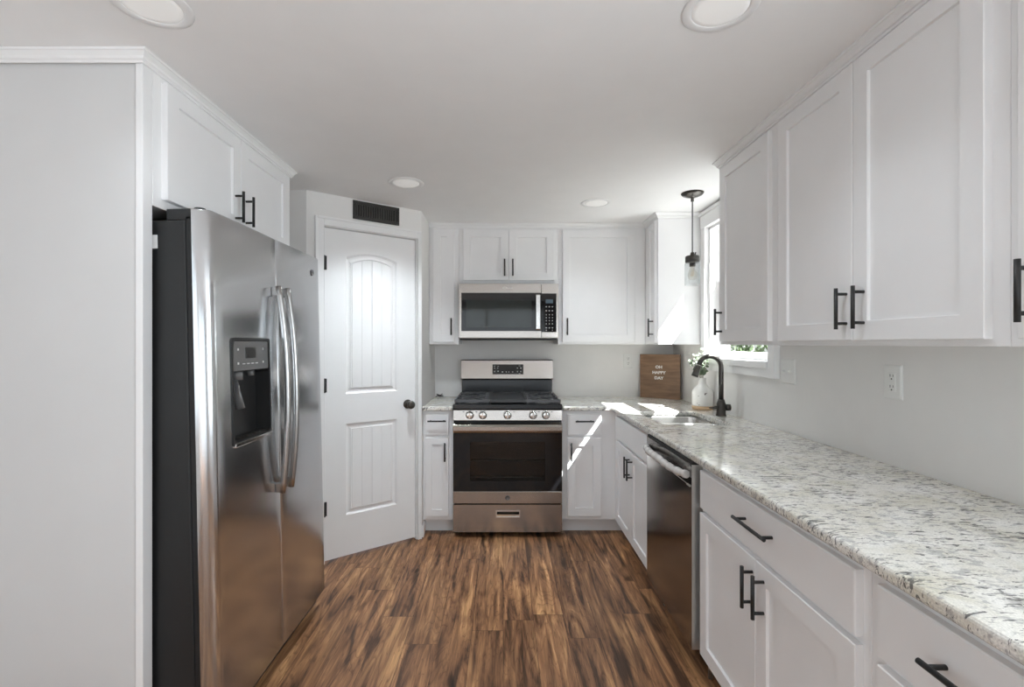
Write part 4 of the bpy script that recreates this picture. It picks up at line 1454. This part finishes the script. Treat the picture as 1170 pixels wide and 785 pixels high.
plate('L', XR, 3.592, 1.212, 0.076, 0.124, 'white outlet on the right wall behind the vase, right of the wooden sign', 'outlet', 'duplex')
plate('L', XR, 2.361, 1.209, 0.118, 0.124, 'white double switch plate beside the sink window casing', 'light switch', 'switch')
plate('L', XR, 1.725, 1.208, 0.082, 0.124, 'white outlet on the right wall under the large two-door cabinet', 'outlet', 'gfci')

# ------------------------------------------------------------------ sign
A0 = Vector((1.118, 3.908)); A1 = Vector((1.370, 3.712))
dv = (A1 - A0).normalized()
ang = math.atan2(dv.y, dv.x)
Wd = (A1 - A0).length
sg = empty('wooden_sign', (A0.x, A0.y, CT + 0.0005), 'square wooden sign with white words OH HAPPY DAY standing across the counter corner', 'sign', rz=ang)
mb = MB().box(0, Wd, 0, 0.030, 0, 0.352)
part('board', mb, M['sign'], sg, 0.002, local=True)
for i, word in enumerate(('OH', 'HAPPY', 'DAY')):
    t = text_mesh(word, 0.0315, 0.0012)
    xf(t, Matrix.Translation((Wd * 0.49, -0.0014, 0.352 - 0.112 - i * 0.0435)) @ Matrix.Rotation(R(90), 4, 'X') @ Matrix.Diagonal((1.12, 1, 1, 1)))
    part('lettering', t, M['plastic'], sg, local=True, label='white word ' + word)

# ------------------------------------------------------------------ vase and eucalyptus
vx, vy = 1.333, 3.20
v_ = empty('vase', (vx, vy, CT), 'white speckled bottle vase with a tan bare clay foot beside the faucet', 'vase')
mb = MB()
mb.lathe((vx, vy, CT + 0.025), [(0.0, 0.0), (0.0665, 0.0), (0.0675, 0.010), (0.0675, 0.078), (0.064, 0.094), (0.050, 0.115), (0.034, 0.132), (0.0245, 0.146), (0.0225, 0.160),
                                (0.0225, 0.178), (0.025, 0.184), (0.022, 0.185), (0.0195, 0.178), (0.0195, 0.150), (0.03, 0.125), (0.05, 0.09), (0.05, 0.02), (0.0, 0.012)], 40, caps=False)
part('vessel', mb, M['vase'], v_)
mb = MB()
mb.lathe((vx, vy, CT + 0.0005), [(0.0, 0.0), (0.062, 0.0), (0.065, 0.004), (0.0665, 0.0243), (0.0, 0.0243)], 40, caps=False)
part('foot', mb, M['clay'], v_, label='tan bare clay foot')
eu = empty('eucalyptus_bunch', (vx, vy, CT + 0.176), 'small bunch of grey-green eucalyptus sprigs standing in the white vase', 'plant')
rs = random.Random(3)
def leaf(mb, c, nrm, r):
    nrm = nrm.normalized()
    u = nrm.orthogonal().normalized(); w_ = nrm.cross(u)
    a0 = rs.random() * 6.28
    rim = [mb.bm.verts.new(c + (u * math.cos(a0 + k * math.pi / 4) * r + w_ * math.sin(a0 + k * math.pi / 4) * r * 0.85) + nrm * (0.15 * r * math.cos(2 * k * math.pi / 4))) for k in range(8)]
    f1 = mb.bm.faces.new(rim)
    f1.smooth = True
for k, (dx, dy, hh) in enumerate(((-0.055, -0.03, 0.155), (-0.018, -0.035, 0.195), (-0.075, 0.005, 0.115), (0.012, -0.05, 0.135), (-0.03, 0.03, 0.15))):
    top = Vector((vx + dx, vy + dy, CT + 0.205 + hh))
    mid = Vector((vx + dx * 0.15, vy + dy * 0.15, CT + 0.215))
    bot = Vector((vx - dx * 0.08, vy - dy * 0.08, CT + 0.176))
    path = []
    for q in range(13):
        s = q / 12
        path.append(bot * (1 - s) ** 2 + mid * 2 * s * (1 - s) + top * s * s)
    sm = part('stem', MB().tube(path, [0.0017] * 7 + [0.0012] * 6, 6), M['stem'], eu)
    mb = MB()
    for q in range(6, 13):
        pnt = path[q]
        for sd in (-1, 1):
            a = q * 1.3 + (0 if sd > 0 else math.pi) + k
            dirv = Vector((math.cos(a), math.sin(a) * 0.8, 0.25))
            r_ = 0.0105 * (1.2 - 0.4 * (q - 6) / 6) + rs.random() * 0.003
            leaf(mb, pnt + dirv * (r_ + 0.003), Vector((dirv.y * 0.5 + rs.uniform(-.4, .4), -0.8, 0.7 + rs.uniform(-.5, .5))), r_)
    part('leaves', mb, M['leaf'], sm)

# ------------------------------------------------------------------ small twisted cord in the left corner
mb = MB()
pts = []
for k in range(46):
    s = k / 45
    pts.append((-0.550 + 0.050 * s + 0.008 * math.sin(k * 1.1), 3.935 + 0.010 * math.cos(k * 0.9), CT + 0.004 + 0.020 * abs(math.sin(s * 6.0)) * (0.5 + 0.5 * math.cos(k * 0.7))))
mb.tube(pts, 0.0028, 7)
o = part('cord', mb, M['cord'], None, base=(-0.525, 3.935, CT))
tag(o, 'small twisted grey cord lying on the left worktop corner by the wall', 'cord')

# ------------------------------------------------------------------ outdoors
fe = empty('garden_fence', (4.6, 8.0, -0.12), 'white board fence outside the sink window', 'fence')
mb = MB()
for k in range(64):
    mb.box(4.58, 4.60, 3.0 + k * 0.16, 3.135 + k * 0.16, -0.119, 1.75)
part('boards', mb, M['fence'], fe)
mb = MB()
mb.box(4.601, 4.65, 3.0, 13.2, 0.3, 0.39); mb.box(4.601, 4.65, 3.0, 13.2, 1.4, 1.49)
part('rail', mb, M['fence'], fe)
hb = MB()
rs = random.Random(11)
for k in range(1500):
    a, e_ = rs.random() * 6.283, math.acos(rs.uniform(-0.4, 1))
    rr2 = rs.uniform(0.75, 1.0)
    c = Vector((3.55 + 0.5 * rr2 * math.sin(e_) * math.cos(a), 6.55 + 0.75 * rr2 * math.sin(e_) * math.sin(a), 0.75 + 0.85 * rr2 * math.cos(e_)))
    nn = Vector((rs.uniform(-1, 1), rs.uniform(-1, 1), rs.uniform(-.2, 1))).normalized()
    u = nn.orthogonal().normalized(); w2_ = nn.cross(u)
    s_ = rs.uniform(0.03, 0.055)
    hb.face([c + u * s_, c + w2_ * s_ * 0.6, c - u * s_, c - w2_ * s_ * 0.6])
sh = empty('garden_shrub', (3.55, 6.55, -0.12), 'dark green shrub outside, seen under the wall cabinet through the sink window', 'shrub')
part('foliage', hb, M['hedge'], sh, recalc=False)
mb = MB()
for k in range(5):
    a = k * 1.257
    mb.tube([(3.55 + 0.03 * math.cos(a), 6.55 + 0.03 * math.sin(a), -0.121), (3.55 + 0.12 * math.cos(a), 6.55 + 0.15 * math.sin(a), 0.4), (3.55 + 0.3 * math.cos(a), 6.55 + 0.42 * math.sin(a), 0.95)], [0.03, 0.02, 0.008], 8)
part('stem', mb, M['stem'], sh)
